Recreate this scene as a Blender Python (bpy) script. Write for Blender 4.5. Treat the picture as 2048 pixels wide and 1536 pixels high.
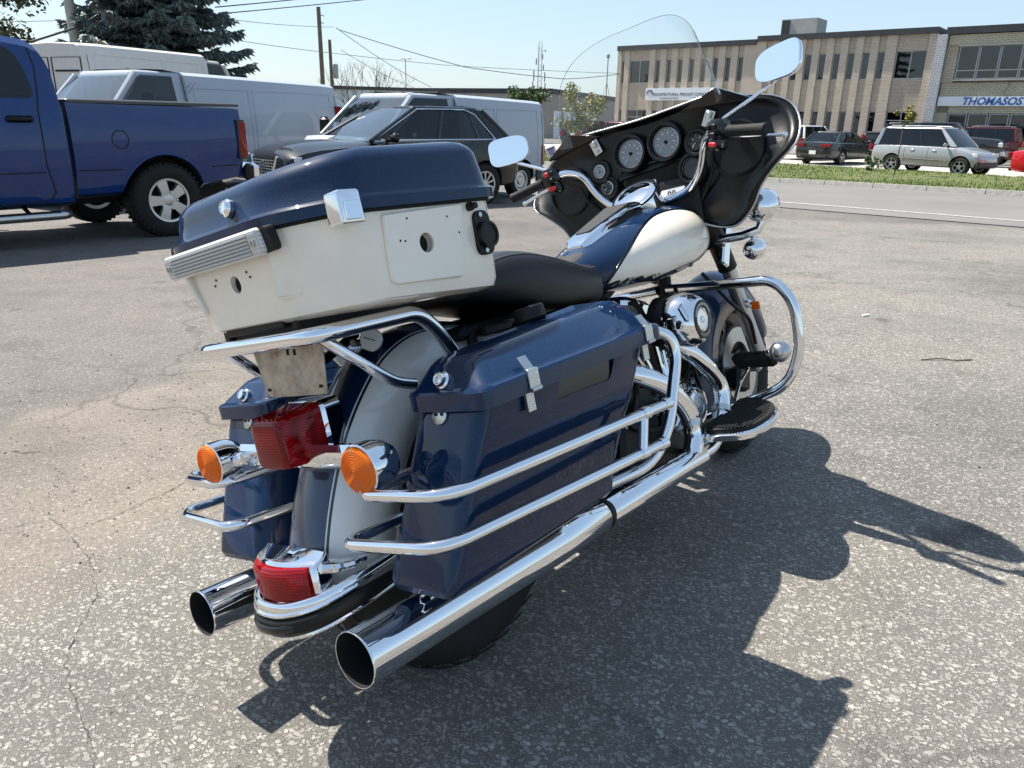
import bpy, bmesh, math, random
from math import sin, cos, pi, radians as rad, sqrt, atan2
from mathutils import Vector as V, Matrix, noise
from mathutils.bvhtree import BVHTree
for o in list(bpy.data.objects): bpy.data.objects.remove(o)
sc = bpy.context.scene
C = sc.collection
random.seed(7)

# ---------------- camera, sky, sun, exposure ----------------
H, PITCH, ROLL, FPX = 1.211, rad(19.1), rad(1.1), 1524.0
fw = V((0, cos(PITCH), -sin(PITCH))); rt = V((1, 0, 0)); dn = fw.cross(rt)
r2 = rt*cos(ROLL) - dn*sin(ROLL); d2 = rt*sin(ROLL) + dn*cos(ROLL)
cam = bpy.data.cameras.new('camera'); camo = bpy.data.objects.new('camera', cam); C.objects.link(camo)
camo.matrix_world = Matrix((( r2.x, -d2.x, -fw.x, 0), (r2.y, -d2.y, -fw.y, 0), (r2.z, -d2.z, -fw.z, H), (0, 0, 0, 1)))
cam.sensor_width = 36; cam.lens = FPX/2048*36; cam.clip_start = .05; cam.clip_end = 3000
sc.camera = camo
SUN_EL, SUN_AZ = rad(56), rad(-57)           # azimuth from +Y towards +X
world = bpy.data.worlds.new('World'); sc.world = world; world.use_nodes = True
wn = world.node_tree.nodes; wl = world.node_tree.links
sky = wn.new('ShaderNodeTexSky'); sky.sky_type = 'NISHITA'; sky.sun_disc = False
sky.sun_elevation = SUN_EL; sky.sun_rotation = SUN_AZ
sky.air_density = 1.15; sky.dust_density = .9; sky.ozone_density = 1.0; sky.altitude = 100
hz = wn.new('ShaderNodeMix'); hz.data_type = 'RGBA'; hz.inputs[0].default_value = .45      # even milky haze over the clear-sky model
wl.new(sky.outputs[0], hz.inputs[6]); hz.inputs[7].default_value = (3.7, 5.2, 7.0, 1)
wl.new(hz.outputs[2], wn['Background'].inputs[0]); wn['Background'].inputs[1].default_value = .074
sun = bpy.data.lights.new('sun', 'SUN'); sun.energy = 5.0; sun.angle = rad(.55); sun.color = (1, .94, .85)
suno = bpy.data.objects.new('sun', sun); C.objects.link(suno)
sd = V((sin(SUN_AZ)*cos(SUN_EL), cos(SUN_AZ)*cos(SUN_EL), sin(SUN_EL)))
suno.rotation_euler = sd.to_track_quat('Z', 'Y').to_euler(); suno.location = sd*40
sc.view_settings.view_transform = 'Standard'; sc.view_settings.look = 'None'
sc.view_settings.exposure = 1.10; sc.view_settings.gamma = 1; sc.view_settings.use_curve_mapping = False

# ---------------- materials ----------------
M = {}
def nodes(name):
    m = bpy.data.materials.new(name); m.use_nodes = True
    nt = m.node_tree; M[name] = m
    return m, nt.nodes, nt.links, nt.nodes['Principled BSDF']
def setp(b, **k):
    for a, v in k.items():
        n = {'col': 'Base Color', 'rough': 'Roughness', 'metal': 'Metallic', 'coat': 'Coat Weight', 'coatr': 'Coat Roughness',
             'spec': 'Specular IOR Level', 'trans': 'Transmission Weight', 'ior': 'IOR', 'emit': 'Emission Color', 'emits': 'Emission Strength', 'alpha': 'Alpha', 'sheen': 'Sheen Weight'}[a]
        b.inputs[n].default_value = (*v, 1) if isinstance(v, tuple) else v
def nz(N, scale, detail=4, vec=None, L=None, rough=.6):
    n = N.new('ShaderNodeTexNoise'); n.inputs['Scale'].default_value = scale; n.inputs['Detail'].default_value = detail; n.inputs['Roughness'].default_value = rough
    if vec is not None: L.new(vec, n.inputs['Vector'])
    return n.outputs['Fac']
def ramp(N, L, src, stops, interp='LINEAR'):
    r = N.new('ShaderNodeValToRGB'); r.color_ramp.interpolation = interp
    e = r.color_ramp.elements
    while len(e) < len(stops): e.new(.5)
    for i, (p, c) in enumerate(stops):
        e[i].position = p; e[i].color = (*c, 1) if isinstance(c, tuple) else (c, c, c, 1)
    L.new(src, r.inputs[0]); return r.outputs[0]
def mix(N, L, f, a, b, mode='MIX'):
    n = N.new('ShaderNodeMix'); n.data_type = 'RGBA'; n.blend_type = mode
    for s, v in ((0, f), (6, a), (7, b)):
        if hasattr(v, 'is_linked'): L.new(v, n.inputs[s])
        else: n.inputs[s].default_value = (*v, 1) if isinstance(v, tuple) else v
    return n.outputs[2]
def math_(N, L, op, a, b=0.0, c=None):
    n = N.new('ShaderNodeMath'); n.operation = op
    for i, v in enumerate((a, b) if c is None else (a, b, c)):
        if hasattr(v, 'is_linked'): L.new(v, n.inputs[i])
        else: n.inputs[i].default_value = v
    return n.outputs[0]
def bump(N, L, b, h, strength=.3, dist=.01):
    n = N.new('ShaderNodeBump'); n.inputs['Strength'].default_value = strength; n.inputs['Distance'].default_value = dist
    L.new(h, n.inputs['Height']); L.new(n.outputs[0], b.inputs['Normal']); return n
def ocoord(N): return N.new('ShaderNodeTexCoord').outputs['Object']
def plain(name, col, rough=.5, metal=0., coat=0., coatr=.03, var=.0, scale=20, bmp=0, bscale=300, spec=.5, rvar=0.):
    m, N, L, b = nodes(name); setp(b, col=col, rough=rough, metal=metal, coat=coat, coatr=coatr, spec=spec)
    oc = ocoord(N) if (var or bmp or rvar) else None
    if var:
        f = nz(N, scale, 5, oc, L)
        L.new(ramp(N, L, f, [(.3, tuple(c*(1-var) for c in col)), (.7, tuple(min(1, c*(1+var)) for c in col))]), b.inputs['Base Color'])
    if rvar:
        f = nz(N, scale*.7, 6, oc, L, .7)
        L.new(math_(N, L, 'MULTIPLY_ADD', f, rvar*2, rough-rvar), b.inputs['Roughness'])
    if bmp: bump(N, L, b, nz(N, bscale, 3, oc, L), bmp, .002)
    return m
def paint(name, col, flake=.0, coat=1., rough=.35, metal=.0, dirt=.04):
    m, N, L, b = nodes(name); setp(b, col=col, rough=rough, metal=metal, coat=coat, coatr=.025, spec=.05)
    oc = ocoord(N)
    c = None
    if flake:
        v = N.new('ShaderNodeTexVoronoi'); v.inputs['Scale'].default_value = 900; L.new(oc, v.inputs['Vector'])
        s = N.new('ShaderNodeSeparateColor'); L.new(v.outputs['Color'], s.inputs[0])
        c = ramp(N, L, s.outputs[0], [(.0, tuple(x*(1-flake) for x in col)), (.8, col), (1., tuple(min(1, x*(1+flake*2.2)+.006) for x in col))])
    d = nz(N, 9, 7, oc, L, .7)
    dm = ramp(N, L, d, [(.45, 0.), (.8, dirt*2)])
    L.new(mix(N, L, dm, c if c is not None else col, (.33, .30, .26)), b.inputs['Base Color'])
    L.new(math_(N, L, 'MULTIPLY_ADD', dm, .8, .02), b.inputs['Coat Roughness'])
    return m
NAVY = (.0003, .0142, .053)
paint('navy', NAVY, flake=.35, metal=.0, rough=.5, dirt=.004, coat=.75)
paint('cream', (.84, .765, .655), rough=.3, dirt=.07)
paint('truck_blue', (.0, .029, .140), flake=.2, metal=.0, rough=.45, dirt=.02)
paint('van_white', (.40, .43, .475), rough=.35, coat=.7, dirt=.07)
paint('van_cream', (.60, .57, .53), rough=.45, coat=.4, dirt=.12)
paint('car_black', (.004, .004, .0042), flake=.3, metal=.0, dirt=.01)
paint('car_grey', (.028, .030, .033), flake=.3, metal=.4, dirt=.06)
paint('car_silver', (.42, .43, .44), flake=.2, metal=.6, dirt=.05)
paint('car_maroon', (.10, .008, .012), flake=.3, metal=.3, dirt=.05)
paint('car_red', (.48, .010, .016), flake=.2, metal=.1, dirt=.03)
paint('car_white', (.70, .70, .69), dirt=.05)
def chrome(name, col=(.82, .83, .85), r=.012, v=.035):
    m, N, L, b = nodes(name); setp(b, col=col, metal=1., rough=r)
    f = nz(N, 14, 8, ocoord(N), L, .75)
    L.new(ramp(N, L, f, [(.5, r), (.85, r+v)]), b.inputs['Roughness'])
chrome('chrome'); chrome('steel', (.55, .55, .54), .28, .2); chrome('alloy', (.50, .51, .52), .32, .1)
chrome('mirror_glass', (.92, .94, .97), .01, .0)
plain('black_plastic', (.005, .005, .0055), .42, spec=.3, var=.3, scale=30, bmp=.12, bscale=700, rvar=.08)
plain('black_gloss', (.004, .004, .0045), .16, coat=.3, rvar=.05, spec=.4)
plain('black_metal', (.007, .007, .0075), .45, metal=.2, spec=.3, var=.3, rvar=.1)
plain('dark_void', (.004, .004, .004), .9)
plain('leather', (.0035, .0035, .004), .36, spec=.4, bmp=.45, bscale=420, rvar=.07, var=.2)
plain('leather_grain', (.014, .014, .015), .50, bmp=.9, bscale=900)
plain('rubber', (.009, .009, .009), .72, spec=.3, var=.35, scale=25, bmp=.3, bscale=160)
plain('tyre', (.014, .0135, .013), .78, spec=.3, var=.3, scale=14, bmp=.35, bscale=90)
plain('red_plastic', (.55, .015, .02), .35)
chrome('cast_dark', (.16, .16, .165), .35, .1)
plain('stud', (.10, .10, .10), .5)
def lens(name, col, deep, scale=260., kind='grid'):
    m, N, L, b = nodes(name); setp(b, col=col, rough=.12, coat=1., coatr=.02, spec=.0)
    b.inputs['Subsurface Weight'].default_value = .0
    setp(b, trans=.0, ior=1.49)
    oc = ocoord(N)
    if kind == 'grid':
        w1 = N.new('ShaderNodeTexWave'); w1.bands_direction = 'Y'; w1.inputs['Scale'].default_value = scale; L.new(oc, w1.inputs['Vector'])
        w2 = N.new('ShaderNodeTexWave'); w2.bands_direction = 'Z'; w2.inputs['Scale'].default_value = scale; L.new(oc, w2.inputs['Vector'])
        h = math_(N, L, 'MULTIPLY', w1.outputs['Fac'], w2.outputs['Fac'])
        L.new(mix(N, L, h, deep, col), b.inputs['Base Color'])
        bump(N, L, b, h, .8, .002)
    return m
def translucent(name, col, f=.5):
    m = M[name]; N = m.node_tree.nodes; L = m.node_tree.links; b = N['Principled BSDF']
    t = N.new('ShaderNodeBsdfTranslucent'); t.inputs[0].default_value = (*col, 1); x = N.new('ShaderNodeMixShader'); x.inputs[0].default_value = f
    L.new(b.outputs[0], x.inputs[1]); L.new(t.outputs[0], x.inputs[2]); L.new(x.outputs[0], N['Material Output'].inputs[0])
lens('red_lens', (.52, .004, .012), (.05, .0005, .002), 58)
lens('amber_lens', (.80, .20, .012), (.5, .09, .0), 40, 'none')
translucent('red_lens', (.85, .01, .02), .34); translucent('amber_lens', (.95, .30, .02), .4)
lens('clear_lens', (.74, .75, .74), (.45, .45, .44), 45)
def glass(name, tint, ior=1.45, refl=1.):
    m = bpy.data.materials.new(name); m.use_nodes = True; M[name] = m
    N = m.node_tree.nodes; L = m.node_tree.links; N.remove(N['Principled BSDF'])
    t = N.new('ShaderNodeBsdfTransparent'); t.inputs[0].default_value = (*tint, 1)
    g = N.new('ShaderNodeBsdfGlossy'); g.inputs['Roughness'].default_value = .02; g.inputs[0].default_value = (refl, refl, refl, 1)
    lw = N.new('ShaderNodeLayerWeight'); lw.inputs[0].default_value = .5; r0 = ((ior-1)/(ior+1))**2*1.25
    f5 = math_(N, L, 'MULTIPLY_ADD', math_(N, L, 'POWER', lw.outputs['Facing'], 4.5), 1-r0, r0)
    x = N.new('ShaderNodeMixShader'); L.new(f5, x.inputs[0]); L.new(t.outputs[0], x.inputs[1]); L.new(g.outputs[0], x.inputs[2])
    L.new(x.outputs[0], N['Material Output'].inputs[0])
glass('windshield_clear', (.982, .988, .988), 1.35)
glass('car_glass', (.20, .23, .235), 1.5)
glass('car_glass_tint', (.035, .037, .04), 1.5)
glass('car_glass_front', (.42, .50, .50), 2.25)

# ---------------- mesh helpers ----------------
class MB:
    def __init__(s): s.v = []; s.f = []
    def add(s, vf):
        n = len(s.v); s.v += [V(p) for p in vf[0]]; s.f += [tuple(i+n for i in f) for f in vf[1]]; return s
    def get(s): return s.v, s.f
def tag(o, label=None, cat=None, group=None, kind=None):
    if label: o['label'] = label
    if cat: o['category'] = cat
    if group: o['group'] = group
    if kind: o['kind'] = kind
    return o
def empty(name, loc=(0, 0, 0), rot=(0, 0, 0), label=None, cat=None, group=None):
    o = bpy.data.objects.new(name, None); C.objects.link(o); o.location = loc; o.rotation_euler = rot; o.empty_display_size = .2
    return tag(o, label, cat, group)
def obj(name, vf, mat, parent=None, sharp=35, sub=0, label=None, bevel=0, flip=False):
    me = bpy.data.meshes.new(name); me.from_pydata([tuple(p) for p in vf[0]], [], vf[1])
    bm = bmesh.new(); bm.from_mesh(me); bmesh.ops.remove_doubles(bm, verts=bm.verts, dist=1e-6)
    bmesh.ops.recalc_face_normals(bm, faces=bm.faces); bm.to_mesh(me); bm.free()
    for p in me.polygons: p.use_smooth = True
    if sharp is not None and sharp < 180: me.set_sharp_from_angle(angle=rad(sharp))
    o = bpy.data.objects.new(name, me); C.objects.link(o); me.materials.append(M[mat] if isinstance(mat, str) else mat)
    if parent: o.parent = parent
    if bevel:
        b = o.modifiers.new('bevel', 'BEVEL'); b.width = bevel; b.segments = 2; b.limit_method = 'ANGLE'; b.angle_limit = rad(40)
    if sub:
        s = o.modifiers.new('sub', 'SUBSURF'); s.levels = sub; s.render_levels = sub
    if label: o['label'] = label
    return o
def join(*vfs):
    m = MB()
    for x in vfs: m.add(x)
    return m.get()
def xf(vf, mat): return [mat @ V(p) for p in vf[0]], vf[1]
def mirror(vf): return [V((p[0], -p[1], p[2])) for p in vf[0]], [tuple(reversed(f)) for f in vf[1]]
def box(c, s, rot=None, bev=0):
    hx, hy, hz = s[0]/2, s[1]/2, s[2]/2
    if bev:
        b = min(bev, hx*.95, hy*.95, hz*.95)
        rings = []
        for z, i in ((-hz, b), (-hz+b, 0), (hz-b, 0), (hz, b)):
            rings.append([V((sx*(hx-i-(b*.0 if k else b)), sy*(hy-i-(b if k else 0)), z)) for sx, sy, k in ((1, -1, 1), (1, 1, 1), (1, 1, 0), (-1, 1, 0), (-1, 1, 1), (-1, -1, 1), (-1, -1, 0), (1, -1, 0))])
        vf = loft(rings)
    else:
        v = [V((sx*hx, sy*hy, sz*hz)) for sz in (-1, 1) for sy in (-1, 1) for sx in (-1, 1)]
        vf = v, [(0, 2, 3, 1), (4, 5, 7, 6), (0, 1, 5, 4), (2, 6, 7, 3), (0, 4, 6, 2), (1, 3, 7, 5)]
    m = Matrix.Translation(V(c))
    if rot is not None: m = m @ (rot.to_4x4() if hasattr(rot, 'to_4x4') else rot)
    return xf(vf, m)
def loft(rings, cap0=True, cap1=True, closed=True):
    n = len(rings[0]); v = [V(p) for r in rings for p in r]; f = []
    for i in range(len(rings)-1):
        for j in range(n if closed else n-1):
            k = (j+1) % n
            f.append((i*n+j, i*n+k, (i+1)*n+k, (i+1)*n+j))
    if cap0: f.append(tuple(range(n-1, -1, -1)))
    if cap1: f.append(tuple(range((len(rings)-1)*n, len(rings)*n)))
    return v, f
def fillet(path, r, n=6):
    path = [V(p) for p in path]; out = [path[0]]
    for i in range(1, len(path)-1):
        p = path[i]; a = path[i-1]-p; b = path[i+1]-p
        rr = r[i] if isinstance(r, (list, tuple)) else r
        d = min(rr, a.length*.48, b.length*.48); p0 = p+a.normalized()*d; p1 = p+b.normalized()*d
        for k in range(n+1):
            t = k/n; out.append(p0*(1-t)**2+p*2*t*(1-t)+p1*t*t)
    out.append(path[-1]); return out
def tube(path, r, seg=12, caps=True, fil=0, n=6, flat=1., closed=False):
    if fil: path = fillet(path, fil, n)
    path = [V(p) for p in path]; N = len(path)
    tg = []
    for i in range(N):
        if closed: t = path[(i+1) % N]-path[i-1]
        else: t = path[min(i+1, N-1)]-path[max(i-1, 0)]
        tg.append(t.normalized())
    up = V((0, 0, 1)) if abs(tg[0].z) < .9 else V((1, 0, 0))
    nrm = (up-tg[0]*up.dot(tg[0])).normalized(); rings = []
    for i in range(N):
        nrm = (nrm-tg[i]*nrm.dot(tg[i])).normalized(); bn = tg[i].cross(nrm)
        ri = r[i*len(r)//N] if isinstance(r, list) and len(r) != N else (r[i] if isinstance(r, list) else r)
        rings.append([path[i]+nrm*(ri*flat*sin(2*pi*k/seg))+bn*(ri*cos(2*pi*k/seg)) for k in range(seg)])
    if closed: rings.append(rings[0]); return loft(rings, False, False)
    return loft(rings, caps, caps)
def frame(axis):
    a = V(axis).normalized(); u = V((0, 0, 1)) if abs(a.z) < .9 else V((1, 0, 0))
    x = u.cross(a).normalized(); y = a.cross(x); return x, y, a
def lathe(prof, o, axis, seg=32, cap=True):
    x, y, a = frame(axis); o = V(o)
    rings = [[o+a*h+(x*cos(2*pi*k/seg)+y*sin(2*pi*k/seg))*max(r, 1e-4) for k in range(seg)] for r, h in prof]
    return loft(rings, cap, cap)
def torus_prof(prof, o, axis, seg=48):       # closed profile revolved
    vf = lathe(prof+[prof[0]], o, axis, seg, False); return vf
def rpoly(pts, n=5):
    """rounded polygon: pts (x,y,r) -> list of 2D"""
    out = []; m = len(pts)
    for i in range(m):
        p = V(pts[i][:2]); a = V(pts[i-1][:2])-p; b = V(pts[(i+1) % m][:2])-p; r = pts[i][2]
        d = min(r, a.length*.49, b.length*.49); p0 = p+a.normalized()*d; p1 = p+b.normalized()*d
        for k in range(n+1):
            t = k/n; q = p0*(1-t)**2+p*2*t*(1-t)+p1*t*t; out.append((q.x, q.y))
    return out
def inset(poly, d):
    n = len(poly); c = V((sum(p[0] for p in poly)/n, sum(p[1] for p in poly)/n)); out = []
    for i in range(n):
        p = V(poly[i]); t = (V(poly[(i+1) % n])-V(poly[i-1])); t = t.normalized() if t.length > 1e-9 else V((1, 0))
        nn = V((-t.y, t.x))
        if nn.dot(c-p) < 0: nn = -nn
        q = p+nn*d; out.append((q.x, q.y))
    return out
def sring(c, a, b, e, ux, uy, n=24):         # superellipse ring
    out = []
    for k in range(n):
        t = 2*pi*k/n; ct, st = cos(t), sin(t)
        out.append(V(c)+V(ux)*(a*abs(ct)**(2/e)*(1 if ct >= 0 else -1))+V(uy)*(b*abs(st)**(2/e)*(1 if st >= 0 else -1)))
    return out
def disc(o, axis, r, h=.002, seg=24): return lathe([(r, 0), (r*.98, h), (0, h)], o, axis, seg)
def bvh(o):
    dg = bpy.context.evaluated_depsgraph_get(); dg.update(); return BVHTree.FromObject(o, dg)
def decal(out2, mapf, tree, dirv, off=.0012, rings=8):
    """project a 2D outline (closed) as polar grid on a surface along dirv"""
    n = len(out2); cx = sum(p[0] for p in out2)/n; cy = sum(p[1] for p in out2)/n; d = V(dirv).normalized()
    def pr(x, y):
        o = mapf(x, y); h = tree.ray_cast(o-d*1.0, d)
        return (h[0]+(h[1] if h[1].dot(d) < 0 else -h[1])*off if h[0] else None)
    base = pr(cx, cy); v = [base]; f = []
    for k in range(1, rings+1):
        t = k/rings
        for (x, y) in out2:
            q = pr(cx+(x-cx)*t, cy+(y-cy)*t)
            v.append(q if q else v[-n] if len(v) > n else base)
    for j in range(n): f.append((0, 1+j, 1+(j+1) % n))
    for k in range(rings-1):
        for j in range(n):
            a = 1+k*n+j; b = 1+k*n+(j+1) % n; f.append((a, a+n, b+n, b))
    return (v, f), v[1+(rings-1)*n:]
def cut(o, cutter_vf):
    c = obj('cutter', cutter_vf, 'dark_void', None); m = o.modifiers.new('cut', 'BOOLEAN'); m.operation = 'DIFFERENCE'; m.object = c; m.solver = 'EXACT'
    c.parent = o.parent; bpy.context.view_layer.update()
    dg = bpy.context.evaluated_depsgraph_get(); dg.update(); me = bpy.data.meshes.new_from_object(o.evaluated_get(dg))
    o.modifiers.remove(m); old = o.data; o.data = me; bpy.data.meshes.remove(old); me2 = c.data; bpy.data.objects.remove(c); bpy.data.meshes.remove(me2)
    for p in me.polygons: p.use_smooth = True
    me.set_sharp_from_angle(angle=rad(32)); return o
def text(s, size, mat, parent, mtx, name='lettering', ext=.001, bold=0., shear=0.):
    cu = bpy.data.curves.new(name, 'FONT'); cu.body = s; cu.size = size; cu.extrude = ext; cu.align_x = 'CENTER'; cu.align_y = 'CENTER'; cu.offset = bold
    cu.resolution_u = 3
    t = bpy.data.objects.new(name, cu); C.objects.link(t); dg = bpy.context.evaluated_depsgraph_get(); dg.update()
    me = bpy.data.meshes.new_from_object(t.evaluated_get(dg)); bpy.data.objects.remove(t)
    o = bpy.data.objects.new(name, me); C.objects.link(o); me.materials.clear(); me.materials.append(M[mat]); o.matrix_local = mtx
    if shear: me.transform(Matrix(((1, shear, 0, 0), (0, 1, 0, 0), (0, 0, 1, 0), (0, 0, 0, 1))))
    if parent: o.parent = parent
    return o
def basis(o, x, y):                           # matrix with local X -> x, Y -> y, Z -> x cross y
    x = V(x).normalized(); y = V(y); z = x.cross(y).normalized(); y = z.cross(x)
    return Matrix(((x.x, y.x, z.x, o[0]), (x.y, y.y, z.y, o[1]), (x.z, y.z, z.z, o[2]), (0, 0, 0, 1)))
def zt(y):                                    # the lot falls gently towards the street
    return -.0225*min(max(y-5, 0), 20)

# ---------------- ground ----------------
def asphalt():
    m, N, L, b = nodes('asphalt'); oc = ocoord(N)
    s = N.new('ShaderNodeSeparateXYZ'); L.new(oc, s.inputs[0]); X, Y = s.outputs[0], s.outputs[1]
    warp = nz(N, 30, 2, oc, L)
    wv = N.new('ShaderNodeVectorMath'); wv.operation = 'ADD'; L.new(oc, wv.inputs[0])
    ws = N.new('ShaderNodeCombineXYZ'); L.new(math_(N, L, 'MULTIPLY', warp, .03), ws.inputs[0]); L.new(math_(N, L, 'MULTIPLY', warp, -.02), ws.inputs[1]); L.new(ws.outputs[0], wv.inputs[1])
    def vor(scale, feat, vec=wv.outputs[0], rnd=1.):
        v = N.new('ShaderNodeTexVoronoi'); v.feature = feat; v.inputs['Scale'].default_value = scale; v.inputs['Randomness'].default_value = rnd; L.new(vec, v.inputs['Vector']); return v
    # coarse: worn binder with exposed stone of two sizes
    def stones(scale, rmin, rmax, keep):
        v = vor(scale, 'F1'); c = N.new('ShaderNodeSeparateColor'); L.new(v.outputs['Color'], c.inputs[0])
        rr = math_(N, L, 'MULTIPLY_ADD', c.outputs[1], rmax-rmin, rmin)
        d = math_(N, L, 'SUBTRACT', rr, v.outputs['Distance'])
        mk = ramp(N, L, math_(N, L, 'MULTIPLY_ADD', d, 4., .5), [(.35, 0.), (.62, 1.)])
        kp = math_(N, L, 'LESS_THAN', c.outputs[2], keep)
        return math_(N, L, 'MULTIPLY', mk, kp), c
    g0 = nz(N, 420, 2, oc, L)
    grit = ramp(N, L, g0, [(.30, (.075, .069, .061)), (.5, (.140, .130, .116)), (.72, (.24, .223, .20))])
    m2, c2 = stones(170, .32, .60, .85); m1, c1 = stones(82, .30, .60, .80)
    st2 = ramp(N, L, c2.outputs[0], [(0, (.11, .102, .091)), (.5, (.21, .197, .178)), (1, (.38, .36, .328))])
    st1 = ramp(N, L, c1.outputs[0], [(0, (.14, .131, .117)), (.3, (.24, .226, .204)), (.7, (.285, .269, .243)), (1, (.38, .36, .328))])
    coarse = mix(N, L, m1, mix(N, L, m2, grit, st2), st1)
    em = math_(N, L, 'MAXIMUM', m1, math_(N, L, 'MULTIPLY', m2, .55))
    # fine: older smooth mat
    v3 = vor(210, 'F1'); sc3 = N.new('ShaderNodeSeparateColor'); L.new(v3.outputs['Color'], sc3.inputs[0])
    fine = ramp(N, L, sc3.outputs[0], [(0, (.088, .080, .074)), (.55, (.120, .109, .101)), (.9, (.155, .142, .130)), (1, (.30, .28, .26))])
    wob = math_(N, L, 'MULTIPLY_ADD', nz(N, .9, 3, oc, L), 1.6, -.8)
    s1 = math_(N, L, 'MULTIPLY_ADD', X, -.85, -.85*1.7-.526*2.9); s1 = math_(N, L, 'ADD', s1, math_(N, L, 'MULTIPLY', Y, .526))
    s2 = math_(N, L, 'MULTIPLY_ADD', X, .22, -.22*3.5-.97*12.1); s2 = math_(N, L, 'ADD', s2, math_(N, L, 'MULTIPLY', Y, .97))
    sm = math_(N, L, 'ADD', math_(N, L, 'MAXIMUM', s1, s2), wob)
    fm = ramp(N, L, math_(N, L, 'MULTIPLY_ADD', sm, .8, .45), [(.3, 0.), (.7, 1.)])
    col = mix(N, L, fm, coarse, fine)
    # dirt and sand lying on the seam
    dd = math_(N, L, 'ABSOLUTE', math_(N, L, 'ADD', s1, .35))
    near = ramp(N, L, math_(N, L, 'MULTIPLY', Y, .1), [(.28, 1.), (.5, 0.)])
    dm = math_(N, L, 'MULTIPLY', ramp(N, L, math_(N, L, 'MULTIPLY_ADD', nz(N, 2.2, 4, oc, L, .65), -1.1, dd), [(.0, 1.), (.25, 0.)]), near)
    sand = ramp(N, L, nz(N, 60, 4, oc, L), [(.3, (.15, .125, .10)), (.7, (.30, .255, .205))])
    col = mix(N, L, math_(N, L, 'MULTIPLY', dm, .6), col, sand)
    # broad wear, stains, tyre tracks
    st = ramp(N, L, nz(N, .55, 4, oc, L, .62), [(.30, (.70, .70, .71)), (.5, (1., 1., 1.)), (.72, (1.14, 1.10, 1.05))])
    st2 = ramp(N, L, nz(N, 3.1, 4, oc, L, .7), [(.25, .78), (.5, 1.), (.8, 1.08)])
    col = mix(N, L, 1., mix(N, L, 1., col, st, 'MULTIPLY'), st2, 'MULTIPLY')
    spot = ramp(N, L, nz(N, 1.7, 3, oc, L, .5), [(.25, (.42, .41, .40)), (.33, (1, 1, 1))])
    col = mix(N, L, 1., col, spot, 'MULTIPLY')
    # hairline cracks
    cw = N.new('ShaderNodeVectorMath'); cw.operation = 'ADD'; L.new(oc, cw.inputs[0])
    cn = N.new('ShaderNodeTexNoise'); cn.inputs['Scale'].default_value = 2.5; cn.inputs['Detail'].default_value = 3; L.new(oc, cn.inputs['Vector'])
    cs = N.new('ShaderNodeVectorMath'); cs.operation = 'SCALE'; cs.inputs['Scale'].default_value = .55; L.new(cn.outputs['Color'], cs.inputs[0]); L.new(cs.outputs[0], cw.inputs[1])
    ce = vor(.42, 'DISTANCE_TO_EDGE', cw.outputs[0])
    cr = ramp(N, L, ce.outputs['Distance'], [(.0, .55), (.0035, .72), (.008, 1.)])
    col = mix(N, L, ramp(N, L, nz(N, .8, 2, oc, L), [(.42, 0.), (.6, .9)]), col, mix(N, L, 1., col, cr, 'MULTIPLY'))
    L.new(col, b.inputs['Base Color']); setp(b, rough=.86, spec=.35)
    hh = math_(N, L, 'MULTIPLY_ADD', g0, .55, em)
    hh = math_(N, L, 'MULTIPLY', hh, math_(N, L, 'MULTIPLY_ADD', fm, -.72, 1.))
    bump(N, L, b, hh, .85, .0045)
asphalt()
def road_mat():
    m, N, L, b = nodes('road'); oc = ocoord(N)
    c = ramp(N, L, nz(N, 120, 4, oc, L), [(.3, (.115, .112, .107)), (.7, (.175, .170, .163))])
    st = ramp(N, L, nz(N, .35, 6, oc, L, .6), [(.3, .85), (.7, 1.1)])
    L.new(mix(N, L, 1., c, st, 'MULTIPLY'), b.inputs['Base Color']); setp(b, rough=.88)
    bump(N, L, b, nz(N, 150, 3, oc, L), .4, .004)
road_mat()
plain('concrete', (.34, .325, .295), .85, var=.22, scale=9, bmp=.4, bscale=60)
plain('road_paint', (.34, .33, .315), .7, var=.35, scale=12)
ys = [-60, -20, 0, 2, 5, 8, 12, 16, 20, 25, 40, 80, 160, 400]
xs = [-300, -100, -40, -20, -10, -5, 0, 5, 10, 20, 40, 100, 300]
gv = [V((x, y, zt(y))) for y in ys for x in xs]; nx = len(xs)
gf = [(j*nx+i, j*nx+i+1, (j+1)*nx+i+1, (j+1)*nx+i) for j in range(len(ys)-1) for i in range(nx-1)]
ground = tag(obj('ground', (gv, gf), 'asphalt', None, 180), kind='structure')
plain('crack_fill', (.065, .058, .049), .95, var=.4, scale=60)
def crack(pts, w, seed):
    R = random.Random(seed); P = [V((*p, 0)) for p in pts]; q = []
    for a, b in zip(P, P[1:]):
        n = max(2, int((b-a).length/.011))
        for k in range(n): q.append(a.lerp(b, k/n)+V((R.gauss(0, .0028), R.gauss(0, .0028), 0)))
    v = []; f = []
    for i, p in enumerate(q):
        t = (q[min(i+1, len(q)-1)]-q[max(i-1, 0)]).normalized(); nn = V((-t.y, t.x, 0)); ww = .42*w*max(.05, R.uniform(.1, 1.)*(.6+.6*noise.noise(V((i*.13, seed, 0)))))*min(1, i/6+.05, (len(q)-1-i)/6+.05)
        z = zt(p.y)+.0025; v += [V((p.x, p.y, z))+nn*ww, V((p.x, p.y, z))-nn*ww]
    for i in range(len(q)-1): f.append((2*i, 2*i+2, 2*i+3, 2*i+1))
    return obj('crack', (v, f), 'crack_fill', ground, 180)
crack([(-1.461, 2.134), (-1.360, 2.050), (-1.197, 1.888), (-1.088, 1.721), (-1.058, 1.556), (-1.031, 1.465), (-0.966, 1.368), (-0.891, 1.280), (-0.829, 1.201), (-0.764, 1.106)], .0055, 1)
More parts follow.
